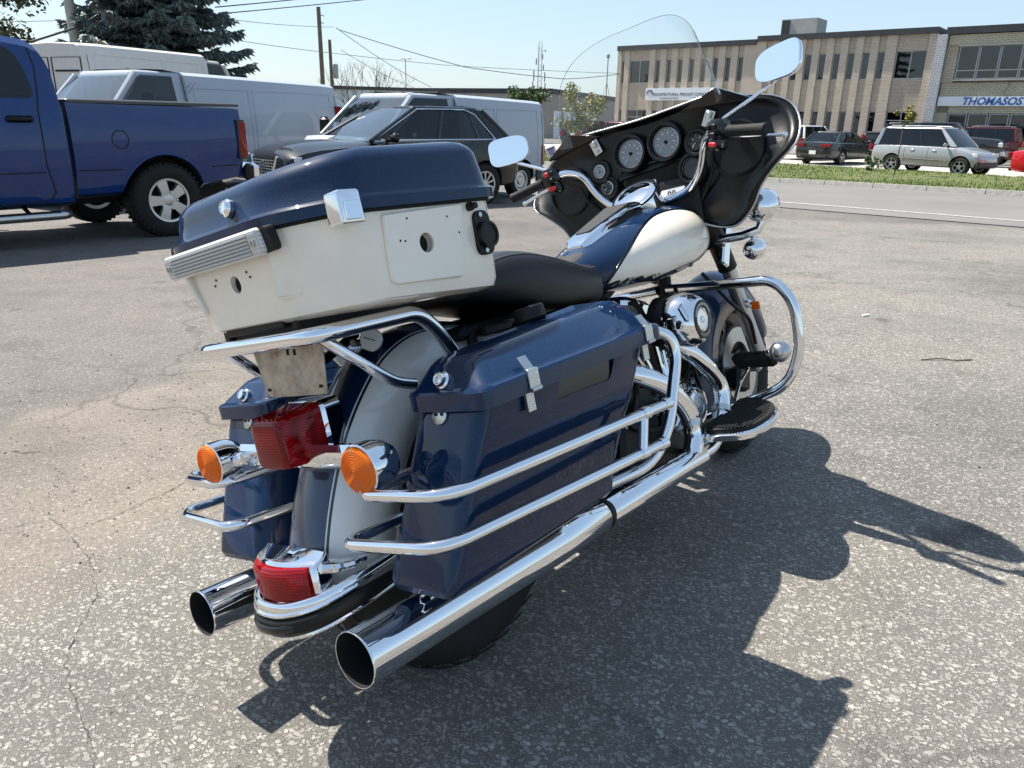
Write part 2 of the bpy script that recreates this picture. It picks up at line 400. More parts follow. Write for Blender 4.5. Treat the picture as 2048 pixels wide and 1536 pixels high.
crack([(-1.909, 2.596), (-1.881, 2.616), (-1.819, 2.601), (-1.747, 2.613)], .016, 2)
crack([(-1.357, 2.045), (-1.301, 2.083), (-1.225, 2.183), (-1.166, 2.307), (-1.139, 2.372), (-1.059, 2.426)], .006, 3)
crack([(-1.551, 2.037), (-1.490, 2.088), (-1.410, 2.110)], .004, 4)
crack([(1.821, 4.701), (1.979, 4.615), (2.318, 4.676), (2.480, 4.750)], .004, 5); crack([(2.575, 4.951), (2.835, 4.814), (3.046, 4.386)], .003, 6)
crack([(-1.158, 2.289), (-1.148, 2.345), (-1.123, 2.358)], .016, 7)
# street: frame s along, n across (towards the buildings)
S0 = V((9.9, 21.4)); SV = V((.663, -.749)); NV = V((.749, .663))
def st(a, b, dz=0):
    p = S0+SV*a+NV*b; return V((p.x, p.y, zt(p.y)+dz))
def strip(b0, b1, dz, a0=-90, a1=60, n=75, wob=0, seed=0):
    v = []; f = []
    for i in range(n+1):
        a = a0+(a1-a0)*i/n; w = wob*(noise.noise(V((a*.6, seed, 0)))+.5*noise.noise(V((a*2.3, seed, 4))))
        v += [st(a, b0+w, dz), st(a, b1, dz)]
    for i in range(n): f.append((2*i, 2*i+2, 2*i+3, 2*i+1))
    return v, f
tag(obj('street', strip(-8.6, -.02, .012, wob=.25), 'road', None, 180), kind='structure')
tag(obj('painted_line', strip(-7.55, -7.38, .018, a0=-60, wob=.02, seed=3), 'road_paint', None, 180), kind='structure')
def kerb():
    m = MB()
    for i in range(100):
        a = -80+i*1.4
        q = [st(a+.01, 0, .0), st(a+1.39, 0, .0), st(a+1.39, .16, 0), st(a+.01, .16, 0)]
        t = [p+V((0, 0, .13)) for p in q]; t[0] += V((NV.x*.02, NV.y*.02, 0)); t[1] += V((NV.x*.02, NV.y*.02, 0))
        m.add(loft([q, t]))
    return m.get()
tag(obj('kerb', kerb(), 'concrete', None, 30), kind='structure')
m_, N_, L_, b_ = nodes('turf'); oc_ = ocoord(N_)
L_.new(mix(N_, L_, ramp(N_, L_, nz(N_, 1.1, 6, oc_, L_, .65), [(.42, 0.), (.7, 1.)]), ramp(N_, L_, nz(N_, 35, 4, oc_, L_), [(.3, (.055, .09, .015)), (.7, (.11, .15, .032)) ]), (.19, .16, .07)), b_.inputs['Base Color']); setp(b_, rough=.9)
bump(N_, L_, b_, nz(N_, 60, 4, oc_, L_), 1., .04)
tag(obj('verge', strip(.16, 9.6, .12), 'turf', None, 180), kind='structure')
def blades():
    v = []; f = []; R = random.Random(3)
    for i in range(42000):
        a = -32+R.random()*46; b = .2+R.random()**1.3*9.3
        p = st(a, b, .11); h = .03+.07*R.random()**2+.04*max(0, noise.noise(V((a*.8, b*.8, 0)))); t = R.random()*2*pi; w = .012+.012*R.random()
        d = V((cos(t), sin(t), 0)); l = V((R.uniform(-.04, .04), R.uniform(-.04, .04), h)); n = len(v)
        v += [p-d*w, p+d*w, p+l]; f.append((n, n+1, n+2))
    return v, f
m_, N_, L_, b_ = nodes('grass_blade'); oc_ = ocoord(N_)
L_.new(ramp(N_, L_, nz(N_, 1.3, 6, oc_, L_, .7), [(.3, (.085, .145, .022)), (.6, (.14, .19, .040)), (.8, (.25, .22, .09))]), b_.inputs['Base Color']); setp(b_, rough=.7)
def raw(name, vf, mat, parent=None):
    me = bpy.data.meshes.new(name); me.from_pydata([tuple(p) for p in vf[0]], [], vf[1]); me.materials.append(M[mat])
    o = bpy.data.objects.new(name, me); C.objects.link(o); o.parent = parent; return o
tag(raw('grass', blades(), 'grass_blade'), 'short dry-green grass growing on the verge behind the kerb', 'grass', kind='stuff')

# ---------------- motorcycle (local x forward, y left, z up) ----------------
LEAN, YAW = rad(15.9), rad(38.4)
moto = empty('motorcycle', (-.15, 1.463, 0), (-LEAN, 0, pi/2-YAW), 'navy and cream police touring motorcycle leaning on its side stand on the asphalt', 'motorcycle')
moto.rotation_mode = 'XYZ'
AX, FX, RW = .10, 1.67, .334
def part(name, vf, mat, sharp=35, sub=0, parent=None, label=None, bevel=0): return obj(name, vf, mat, parent or moto, sharp, sub, label, bevel)
def smoothcurve(pts, n=8):
    pts = [V(p) for p in pts]; out = []
    P = [pts[0]*2-pts[1]]+pts+[pts[-1]*2-pts[-2]]
    for i in range(1, len(P)-2):
        for k in range(n):
            t = k/n; a, b, c, d = P[i-1], P[i], P[i+1], P[i+2]
            out.append(.5*((2*b)+(c-a)*t+(2*a-5*b+4*c-d)*t*t+(3*b-a-3*c+d)*t**3))
    out.append(pts[-1]); return out
def interp(x, tab):
    if x <= tab[0][0]: return tab[0][1]
    for (a, p), (b, q) in zip(tab, tab[1:]):
        if x <= b:
            t = (x-a)/(b-a); return p+(q-p)*t
    return tab[-1][1]
# wheels
def wheel(name, x, w, rr):
    c = (x, 0, RW+.001); t = .5*w
    prof = [(rr+.004, -t*.80), (rr+.03, -t*.97), (rr+(RW-rr)*.55, -t), (RW-.035, -t*.90), (RW-.016, -t*.72), (RW-.005, -t*.42), (RW, 0)]
    prof = prof+[(r, -h) for r, h in reversed(prof[:-1])]
    prof = prof+[(rr-.008, t*.6), (rr-.008, -t*.6)]
    ty = part('%s_wheel' % name, lathe([(.045, -t*.7), (.05, -t*.5), (.05, t*.5), (.045, t*.7)], c, (0, 1, 0), 24), 'alloy')
    o = obj('tyre', torus_prof(prof, c, (0, 1, 0), 72), 'tyre', ty, 40)
    # tread grooves: sunk dark cuts as thin ribs of the casing
    g = MB()
    for k in range(36):
        for s in (-1, 1):
            a = 2*pi*k/36+(.09 if s > 0 else 0)
            pts = []
            for j in range(5):
                u = .12+.16*j; aa = a+.05*j+.03*sin(j*2.1); rr2 = RW+.0008-(.0 if u < .4 else (u-.4)**2*.075)
                pts.append(V((x+sin(aa)*rr2, s*u*t, c[2]-cos(aa)*rr2)))
            g.add(tube(pts, .0022, 4, True))
    obj('tread_groove', g.get(), 'dark_void', o, 180)['kind'] = 'stuff'
    obj('rim', torus_prof([(rr+.006, -t*.8), (rr+.006, -t*.72), (rr-.02, -t*.55), (rr-.025, t*.55), (rr+.006, t*.72), (rr+.006, t*.8), (rr-.012, t*.8), (rr-.035, t*.4), (rr-.035, -t*.4), (rr-.012, -t*.8)], c, (0, 1, 0), 64), 'alloy', ty)
    for k in range(9):
        a = 2*pi*k/9; d = V((sin(a), 0, cos(a)))
        obj('spoke', tube([V(c)+d*.04, V(c)+d*(rr-.03)], [.022, .014], 10, flat=1.), 'alloy', ty)
    for s in ((-1, 1) if name == 'front' else (-1,)):
        obj('brake_disc', torus_prof([(.145, s*t*1.15), (.145, s*t*1.15+.005), (.09, s*t*1.15+.005), (.09, s*t*1.15)], c, (0, 1, 0), 48), 'steel', ty)
    return ty
wheel('rear', AX, .178, .205); fwh = wheel('front', FX, .132, .212)
for c_ in [fwh]+[q for q in fwh.children if q.name.split('.')[0] in ('spoke', 'rim')]:
    c_.data.materials.clear(); c_.data.materials.append(M['cast_dark'])

# rear fender
FP = [(.47, .60), (.43, .68), (.35, .742), (.22, .785), (.085, .795), (-.014, .768), (-.09, .715), (-.17, .63), (-.232, .53), (-.278, .43), (-.302, .345)]
fc = smoothcurve([(x, 0, z) for x, z in FP], 5)
def fender_rings(curve, hw, drop, scale=1., up=0., lo=None):
    rings = []
    sec = [(0, 0), (.25, .004), (.45, .012), (.62, .024), (.78, .043), (.9, .068), (.97, .10), (1., drop)]
    sec = [(-a, b) for a, b in reversed(sec[1:])]+sec
    n = len(curve)
    for i, p in enumerate(curve):
        t = (curve[min(i+1, n-1)]-curve[max(i-1, 0)]).normalized(); nn = V((t.z, 0, -t.x))
        if nn.dot(V((AX, 0, .335))-p) < 0 and lo is None: nn = -nn
        if lo is not None and nn.dot(V(lo)-p) < 0: nn = -nn
        rings.append([p-nn*up+nn*(b*scale)+V((0, a*hw, 0)) for a, b in sec])
    return rings
def shell(rings, th=.0025):
    rows = []
    for r in rings:
        n = len(r); mid = r[n//2]; c = V((mid.x, 0, mid.z))
        inner = []
        for p in r:
            q = V((p.x, p.y*(1-th*8), p.z)); inner.append(q)
        rows.append(r)
    vf = loft(rows, False, False, False); return vf
def fender_paint():
    m, N, L, b = nodes('fender_paint'); setp(b, rough=.33, coat=1., coatr=.02)
    s = N.new('ShaderNodeSeparateXYZ'); L.new(ocoord(N), s.inputs[0]); y = math_(N, L, 'ABSOLUTE', s.outputs[1])
    k = math_(N, L, 'MULTIPLY', y, 10.)
    col = ramp(N, L, k, [(0, NAVY), (.60, NAVY), (.605, (.6, .6, .6)), (.625, (.6, .6, .6)), (.63, (.004, .004, .006)), (.675, (.004, .004, .006)), (.68, (.66, .65, .62))], 'CONSTANT')
    L.new(col, b.inputs['Base Color'])
fender_paint()
fr = fender_rings(fc, .115, .15)
fo = part('rear_fender', shell(fr), 'fender_paint', 60)
so = fo.modifiers.new('thick', 'SOLIDIFY'); so.thickness = .003; so.offset = -1
# chrome and rubber trim round the fender's end
def tailpath(dx, dz, hw=.122, back=-.352):
    P = [(-.13, -hw, .352), (-.235, -hw-.004, .345), (back+.035, -hw*.80, .33), (back-.006, -hw*.42, .322), (back-.016, 0, .32)]
    P = P+[(x, -y, z) for x, y, z in reversed(P[:-1])]
    return [p+V((dx, 0, dz)) for p in smoothcurve(P, 6)]
def band(path, h, t, taper=0., off=.0):          # upright band following a path
    n = len(path); rings = []
    for i, p in enumerate(path):
        tg = (path[min(i+1, n-1)]-path[max(i-1, 0)]).normalized(); nn = V((tg.y, -tg.x, 0)).normalized()
        if nn.dot(p-V((-.15, 0, p.z))) < 0: nn = -nn
        e = min(1, min(i, n-1-i)/(n*.16)); hh = h*(1-taper*(1-e)); tt = t
        b = min(tt, hh)*.35; q = p+nn*off
        sec = [(0, -hh/2), (tt-b, -hh/2), (tt, -hh/2+b), (tt, hh/2-b), (tt-b, hh/2), (0, hh/2)]
        rings.append([q+nn*a+V((0, 0, z)) for a, z in sec])
    return loft(rings)
trim = part('fender_trim', band(tailpath(0, .014), .028, .012, .3), 'chrome', 50)
obj('trim_rib', tube([p for p in tailpath(-.010, .006, .128)][4:-4], .006, 10), 'chrome', trim)
bp = part('bumper_strip', band(tailpath(-.004, -.017, .126), .032, .015, .6), 'black_plastic', 50, bevel=.003)
obj('bumper_pad', band(tailpath(-.020, -.018, .110)[14:-14], .016, .006), 'black_gloss', bp, 50)
part('lower_rail', tube(tailpath(-.008, -.038, .126), .006, 10), 'chrome')
# fender tip lamp
def arcbox(x0, x1, hw, z0, z1, bow=.028, n=12, top=0.):
    rings = []
    for i in range(n+1):
        u = -1+2*i/n; e = 1-abs(u)**6*.5; bx = bow*(u*u)
        a = [(x0+bx, z0), (x0+bx, z1-.012), (x0+bx+.008, z1-.003), (x0+bx+.02, z1), (x1, z1+top), (x1, z0)]
        rings.append([V((x, u*hw, z)) for x, z in a])
    return loft(rings)
tl = part('tip_lamp', arcbox(-.350, -.285, .102, .340, .417, .03, 12, .010), 'chrome', 40, bevel=.004)
obj('lens', arcbox(-.364, -.30, .092, .346, .411, .028), 'red_lens', tl, 40, bevel=.004)
for s in (-1, 1):
    obj('side_scroll', tube(smoothcurve([(-.30, s*.092, .40), (-.262, s*.112, .39), (-.22, s*.121, .387)], 6), [.02, .016, .01], 10, flat=.7), 'chrome', tl)
# tail light
def rrect(x, hy, hz, r, cy=0, cz=0, n=5): return [V((x, cy+a, cz+b)) for a, b in rpoly([(-hy, -hz, r), (hy, -hz, r), (hy, hz, r), (-hy, hz, r)], n)]
tz = .636
tlb = part('tail_light', loft([rrect(-.20, .060, .056, .02, 0, tz), rrect(-.190, .066, .059, .02, 0, tz+.002), rrect(-.15, .060, .058, .02, 0, tz+.004)]), 'chrome')
obj('lens', loft([rrect(-.293, .040, .038, .016, 0, tz-.004), rrect(-.290, .048, .046, .018, 0, tz-.003), rrect(-.282, .051, .049, .018, 0, tz-.002), rrect(-.24, .057, .053, .02, 0, tz), rrect(-.20, .064, .058, .02, 0, tz+.002)]), 'red_lens', tlb, 50)
for k in range(6):
    obj('lens_rib', xf(box((0, 0, 0), (.085, .004, .003), None), Matrix.Translation((-.243, -.04+.016*k, tz+.0525)) @ Matrix.Rotation(rad(-4.5), 4, 'Y')), 'red_lens', tlb)
# light bar + turn signals
lb = part('light_bar', loft([[V((x+.10*(abs(y)*2.2)**2*.15, y, .596+z)) for x, z in ((-.215, -.022), (-.232, -.026), (-.243, -.012), (-.243, .010), (-.232, .022), (-.215, .020))] for y in [-.215+.43*i/16 for i in range(17)]]), 'chrome', 40)
for s in (-1, 1):
    c = V((-.245, s*.258, .59)); ts = part('turn_signal', lathe([(.018, -.028), (.034, -.024), (.043, -.008), (.0455, .012), (.0455, .038), (.043, .040)], c, (-1, 0, 0), 36), 'chrome')
    prof = [(.043, .038), (.0425, .043), (.040, .0475)]
    for k in range(9):
        r = .038-.0042*k; prof += [(r, .0478+.0006*k), (r-.0013, .0492+.0006*k), (r-.0026, .0480+.0006*k)]
    obj('lens', lathe(prof, c, (-1, 0, 0), 40), 'amber_lens', ts, 25)
    for q in (-1, 1): obj('screw', lathe([(.003, 0), (.003, .002), (0, .0025)], c+V((-.0470, 0, q*.037)), (-1, 0, 0), 10), 'steel', ts)
    obj('bracket', tube([c+V((.0, -s*.035, -.004)), c+V((.01, -s*.06, -.0))], .016, 12), 'chrome', ts)
# licence plate bracket
def plate_mat():
    m, N, L, b = nodes('worn_plate'); setp(b, metal=.8, rough=.5); oc = ocoord(N)
    c = ramp(N, L, nz(N, 22, 7, oc, L, .7), [(.30, (.16, .12, .09)), (.5, (.40, .35, .29)), (.7, (.52, .49, .44))])
    L.new(c, b.inputs['Base Color']); L.new(ramp(N, L, nz(N, 40, 5, oc, L), [(.3, .3), (.7, .65)]), b.inputs['Roughness'])
plate_mat()
pm = basis((-.205, -.002, .764), (0, -1, 0), (.10, 0, 1))      # plate x to the right, y up
pl2 = rpoly([(-.122, .052, .008), (.122, .052, .008), (.115, -.052, .008), (-.088, -.052, .02)], 3)
pv = loft([[pm @ V((x, y, 0)) for x, y in pl2], [pm @ V((x, y, .002)) for x, y in pl2]])
lp = part('plate_bracket', pv, 'worn_plate', 30)
for x, y, w, h in ((.005, .036, .008, .012), (.028, .034, .008, .012), (.098, -.036, .012, .006), (-.08, -.036, .012, .006)):
    obj('slot', loft([[pm @ V((x+sx*w, y+sy*h, z)) for sx, sy in ((-.5, -.5), (.5, -.5), (.5, .5), (-.5, .5))] for z in (.0015, .0028)]), 'dark_void', lp)
part('plate_stay', tube([(-.19, 0, .76), (-.12, 0, .765), (-.03, 0, .80)], .018, 8, flat=.5), 'black_metal')

# luggage rack
for s in (1,):
    R = [(.085, -.185, .70), (.02, -.195, .79), (-.025, -.20, .826), (-.273, -.197, .828)]
    path = R+[(x, -y, z) for x, y, z in reversed(R)]
    rk = part('luggage_rack', tube(fillet(path, [0, .05, .05, .045, .045, .05, .05, 0], 7), .0155, 14), 'chrome')
for s in (-1, 1):
    obj('strut', tube([(-.235, s*.165, .822), (-.20, s*.17, .79), (-.105, s*.185, .705), (-.06, s*.19, .69)], .0115, 12, fil=.03), 'chrome', rk)
mt = part('pack_mount', box((-.06, 0, .8465), (.36, .22, .016), None, .004), 'black_metal')
obj('mount_plate', box((-.235, 0, .858), (.05, .20, .018), None, .003), 'black_metal', mt)
for s in (-1, 1): obj('mount_rail', box((-.10, s*.12, .852), (.30, .022, .026), None, .003), 'black_metal', mt)

# tour pack
def tp_out(sx=0., f=.20, r=-.285, w=.278, rw=.165, rc=.19):
    P = [(f, -w, .06), (-rc, -w, .05), (r, -rw, .06), (r, rw, .06), (-rc, w, .05), (f, w, .06)]
    return rpoly(P, 6)
def ring(out, z, zf=None): return [V((x, y, (zf(x) if zf else 0)+z)) for x, y in out]
tb = [tp_out(f=.155, r=-.252, w=.242, rw=.145, rc=.17), tp_out(f=.182, r=-.264, w=.262, rw=.156, rc=.18), tp_out(f=.190, r=-.268, w=.266, rw=.16, rc=.184), tp_out(f=.197, r=-.285, w=.274), tp_out(f=.197, r=-.286, w=.2745)]
bot = lambda x: -.022*max(0, (x+.12))/.3
body = [ring(tb[0], .858, bot), ring(tb[1], .866, bot), ring(tb[2], .884, bot), ring(tb[3], 1.025), ring(tb[4], 1.034)]
pack = part('tour_pack', loft(body), 'cream', 40)
obj('lid_gasket', loft([ring(tp_out(f=.2005, r=-.2895, w=.2785, rw=.1675), z) for z in (1.0185, 1.0245)]), 'rubber', pack, 40)
# hole in the rear wall, hole in the side pad, rear recess
side_pad = rpoly([(-.126, 1.012, .006), (.085, 1.018, .006), (.055, .876, .01), (-.132, .886, .02)], 4)
def ysurf(z): return -(.266+(z-.884)/(1.025-.884)*.008)
rings = [[V((x, ysurf(z)+dy, z)) for x, z in (side_pad if i == 0 else inset(side_pad, i))] for i, dy in ((0, .004), (0, -.0035), (.003, -.0065))]
padv = loft(rings)
cut(pack, box((-.27, 0, .99), (.075, .352, .20), Matrix.Rotation(rad(0), 3, 'Y')) if False else lathe([(.0165, -.03), (.0165, .05)], (-.262, -.005, .945), (1, 0, 0), 24))
cut(pack, lathe([(.0185, -.03), (.0185, .04)], (-.03, -.262, .952), (0, 1, 0), 24))
padm = part('side_pad', padv, 'cream', 40, parent=pack)
cut(padm, lathe([(.0185, -.05), (.0185, .05)], (-.03, -.262, .952), (0, 1, 0), 24))
obj('hole_dark_disc', lathe([(.0175, 0), (.0175, .002)], (-.266, -.005, .945), (1, 0, 0), 20), 'dark_void', pack)  # black disc stands in for the dark hollow inside the solid pack
obj('hole_dark_disc', lathe([(.0195, 0), (.0195, .002)], (-.03, -.258, .952), (0, 1, 0), 20), 'dark_void', pack)  # same black stand-in for the unlit inside, behind the side hole
# raised rear bumpers either side of the recessed rear wall
for s in (-1, 1):
    P = rpoly([(s*.142, 1.03, .004), (s*.205, 1.03, .02), (s*.19, .90, .02), (s*.125, .90, .012), (s*.142, .955, .01)], 4)
    rx = lambda z, y: -(.268+(z-.884)/(1.025-.884)*.0175)+max(0, abs(y)-.15)*.9
    obj('rear_bolster', loft([[V((rx(z, y)+.012, y, z)) for y, z in P], [V((rx(z, y)-.004, y, z)) for y, z in P], [V((rx(z, y)-.007, y, z)) for y, z in inset(P, .005)]]), 'cream', pack, 50)
    for k in range(2): obj('rivet', disc((rx(.962, 0)-.0005, s*(.055+.008*k), .962-.01*k), (-1, 0, 0), .0024, .001, 10), 'dark_void', pack)
for k in range(4):
    obj('foot_rib', box((-.243, -.09+.06*k, .882), (.02, .045, .035), Matrix.Rotation(rad(12), 3, 'Y'), .006), 'cream', pack, 40)
for x, z in ((-.095, .962), (-.083, .960), (.062, .962), (.035, .995), (-.07, 1.0)):
    obj('screw_hole', disc((x, ysurf(z)-.0062, z), (0, -1, 0), .0023, .0006, 10), 'dark_void', pack)
# lid
lo_ = [tp_out(f=.208, r=-.296, w=.287, rw=.172, rc=.195), tp_out(f=.208, r=-.296, w=.287, rw=.172, rc=.195), tp_out(f=.203, r=-.288, w=.281, rw=.168, rc=.19), tp_out(f=.20, r=-.283, w=.277, rw=.166, rc=.188),
       tp_out(f=.193, r=-.273, w=.268, rw=.160, rc=.18), tp_out(f=.168, r=-.232, w=.236, rw=.138, rc=.155), tp_out(f=.09, r=-.13, w=.15, rw=.08, rc=.08)]
ht = lambda x: interp(x, [(-.30, .056), (-.20, .075), (-.08, .087), (.06, .093), (.14, .090), (.21, .084)])
lr = [ring(lo_[0], 1.024), ring(lo_[1], 1.0435), ring(lo_[2], 1.0475), ring(lo_[3], 1.052),
      [V((x, y, 1.052+ht(x)*.78)) for x, y in lo_[4]], [V((x, y, 1.052+ht(x)*1.0)) for x, y in lo_[5]], [V((x, y, 1.052+ht(x)*1.07)) for x, y in lo_[6]]]
# round the shoulder with two more rings
def midr(a, b, t, up): return [p*(1-t)+q*t+V((0, 0, up)) for p, q in zip(a, b)]
lr = lr[:4]+[midr(lr[3], lr[4], .5, .003), midr(lr[3], lr[4], .85, .002), lr[4], midr(lr[4], lr[5], .22, .0065), midr(lr[4], lr[5], .5, .009), midr(lr[4], lr[5], .78, .006), lr[5], midr(lr[5], lr[6], .5, .003), lr[6]]
lid = part('lid', loft(lr), 'navy', 44, parent=pack)
lk = obj('lock', lathe([(.0165, -.004), (.0165, .004), (.0135, .007), (.012, .011), (.0105, .012), (.0095, .010), (0, .010)], (-.283, -.055, 1.078), (-1, 0, .25), 24), 'chrome', lid)
# latch on the right side (and its twin)
for s in (-1, 1):
    la = [rpoly([(-.026, -.032, .006), (.026, -.032, .006), (.024, .026, .008), (-.024, .026, .008)], 4)]
    mm = basis((-.205, s*.281, 1.032), (s*-1 if s > 0 else 1, 0, 0), (0, 0, 1)) if s < 0 else basis((-.205, .281, 1.032), (-1, 0, 0), (0, 0, 1))
    lt = obj('latch', loft([[mm @ V((x, y, z)) for x, y in (la[0] if i == 0 else inset(la[0], i))] for i, z in ((0, -.02), (0, .012), (.0018, .0155), (.0045, .0165))]), 'chrome', pack, 50)
    ip = rpoly([(-.018, -.026, .003), (.018, -.026, .003), (.016, .006, .003), (-.016, .006, .003)], 3)
    obj('latch_lever', loft([[mm @ V((x, y, z)) for x, y in (ip if i == 0 else inset(ip, i))] for i, z in ((0, .015), (0, .0195), (.0012, .021))]), 'chrome', lt, 50)
# reflector bar across the rear
rm = basis((-.292, -.004, 1.005), (0, -1, 0), (-.16, 0, 1))
rp = rpoly([(-.178, -.0225, .012), (.178, -.0225, .012), (.178, .0225, .012), (-.178, .0225, .012)], 5)
rb = obj('rear_reflector', loft([[rm @ V((x, y, z)) for x, y in rp] for z in (-.012, .006)]), 'black_plastic', pack, 40)
rp2 = rpoly([(-.182, -.024, .013), (.160, -.024, .013), (.160, .024, .013), (-.182, .024, .013)], 5)
obj('lens', loft([[rm @ V((x, y, z)) for x, y in (rp2 if i == 0 else inset(rp2, i))] for i, z in ((0, .005), (0, .012), (.004, .0165), (.008, .0175))]), 'clear_lens', rb, 50)
pyr = MB()
for i in range(44):
    for j in range(6):
        cx_, cy_ = -.150+.0064*i, -.0155+.0062*j; n_ = len(pyr.v)
        pyr.v += [rm @ V((cx_+sx*.0029, cy_+sy*.0028, .0172)) for sx, sy in ((-1, -1), (1, -1), (1, 1), (-1, 1))]+[rm @ V((cx_, cy_, .0200))]; pyr.f += [(n_+k, n_+(k+1) % 4, n_+4) for k in range(4)]
plain('prism_grey', (.48, .48, .46), .12, coat=1.)
raw('prism_grid', pyr.get(), 'prism_grey', rb)['kind'] = 'stuff'
obj('prism_bed', loft([[rm @ V((x, y, z)) for x, y in rpoly([(-.154, -.019, .003), (.130, -.019, .003), (.130, .0185, .003), (-.154, .0185, .003)], 2)] for z in (.0165, .0176)]), 'stud', rb)
for x in (-.165, .143): obj('screw', lathe([(.007, 0), (.007, .003), (.004, .003), (.004, .001), (0, .001)], rm @ V((x, 0, .0175)), rm.to_3x3() @ V((0, 0, 1)), 16), 'steel', rb)
# power socket, knob
sk = obj('power_socket', loft([[V((.135+x, ysurf(.955)-d, .955+z)) for x, z in rpoly([(-.024, -.045, .02), (.024, -.045, .02), (.024, .045, .02), (-.024, .045, .02)], 5)] for d in (-.004, .008)]), 'black_plastic', pack, bevel=.002)
obj('socket_cap', lathe([(.026, 0), (.027, .006), (.027, .012), (.021, .013), (.0205, .0105), (0, .0105)], (.138, ysurf(.95)-.008, .95), (0, -1, 0), 28), 'black_plastic', sk)
for q in (-.036, .036): obj('screw', lathe([(.005, 0), (.005, .003), (0, .003)], (.13, ysurf(.955)-.008, .955+q), (0, -1, 0), 12), 'steel', sk)
obj('knob', lathe([(.009, -.003), (.009, .008), (.0065, .009), (.0065, .02), (0, .021)], (.108, ysurf(1.01), 1.009), (0, -1, 0), 16), 'black_plastic', pack)

# saddlebags (right one built, mirrored for the left)
def bag_out(z, ins=0.):
    t = (z-.36)/(.665-.36)
    xr = -.262+.135*t+.0; xf_ = .270+.165*t; yo = -(.392+.040*t); yi = -(.205+.04*t)
    return inset(rpoly([(xf_, yo, .035), (xr, yo, .030), (xr+.004, yi, .05), (xf_, yi, .03)], 5), ins) if ins else rpoly([(xf_, yo, .035), (xr, yo, .030), (xr+.004, yi, .05), (xf_, yi, .03)], 5)
def bag_ring(z, ins=0., scoop=0.):
    out = []
    for x, y in bag_out(z, ins):
        t = max(0, min(1, (-y-.33)/.05)); k = max(0, min(1, (x+.16)/.05))*max(0, min(1, (.36-x)/.04))
        out.append(V((x, y+scoop*t*k, z)))
    return out
bag_rings = [bag_ring(.345, .032), bag_ring(.351, .012), bag_ring(.364, .002), bag_ring(.38)]+[bag_ring(z, 0, .010) for z in (.42, .50, .545, .56)]+[bag_ring(.572, 0, .002), bag_ring(.58), bag_ring(.62), bag_ring(.667)]
bag_rings[3] = bag_ring(.38, 0, .004)
bag_vf = loft(bag_rings)
LF = [(-.15, .716), (-.10, .728), (.02, .752), (.16, .762), (.30, .764), (.40, .757), (.455, .735), (.52, .66)]
def lid_rect(xr, xf_, yo, yi, r, h=None, z=None):
    out = []
    for x, y in rpoly([(xf_, yo, r), (xr, yo, r), (xr+.004, yi, r*1.3), (xf_-.006, yi, r)], 5):
        out.append(V((x, y, z if z is not None else .690+(interp(x, LF)-.690)*h)))
    return out
lid_rings = [lid_rect(-.145, .478, -.450, -.238, .03, z=.652), lid_rect(-.145, .478, -.450, -.238, .03, z=.682), lid_rect(-.142, .475, -.447, -.240, .03, z=.687), lid_rect(-.132, .466, -.438, -.246, .028, z=.690),
             lid_rect(-.128, .462, -.434, -.249, .027, z=.694), lid_rect(-.098, .425, -.390, -.266, .026, h=.90), lid_rect(-.090, .416, -.382, -.272, .025, h=.99), lid_rect(-.075, .40, -.366, -.285, .02, h=1.04)]
lid_vf = loft(lid_rings)
hole = [(.098, .660), (.292, .648), (.270, .606), (.076, .612)]
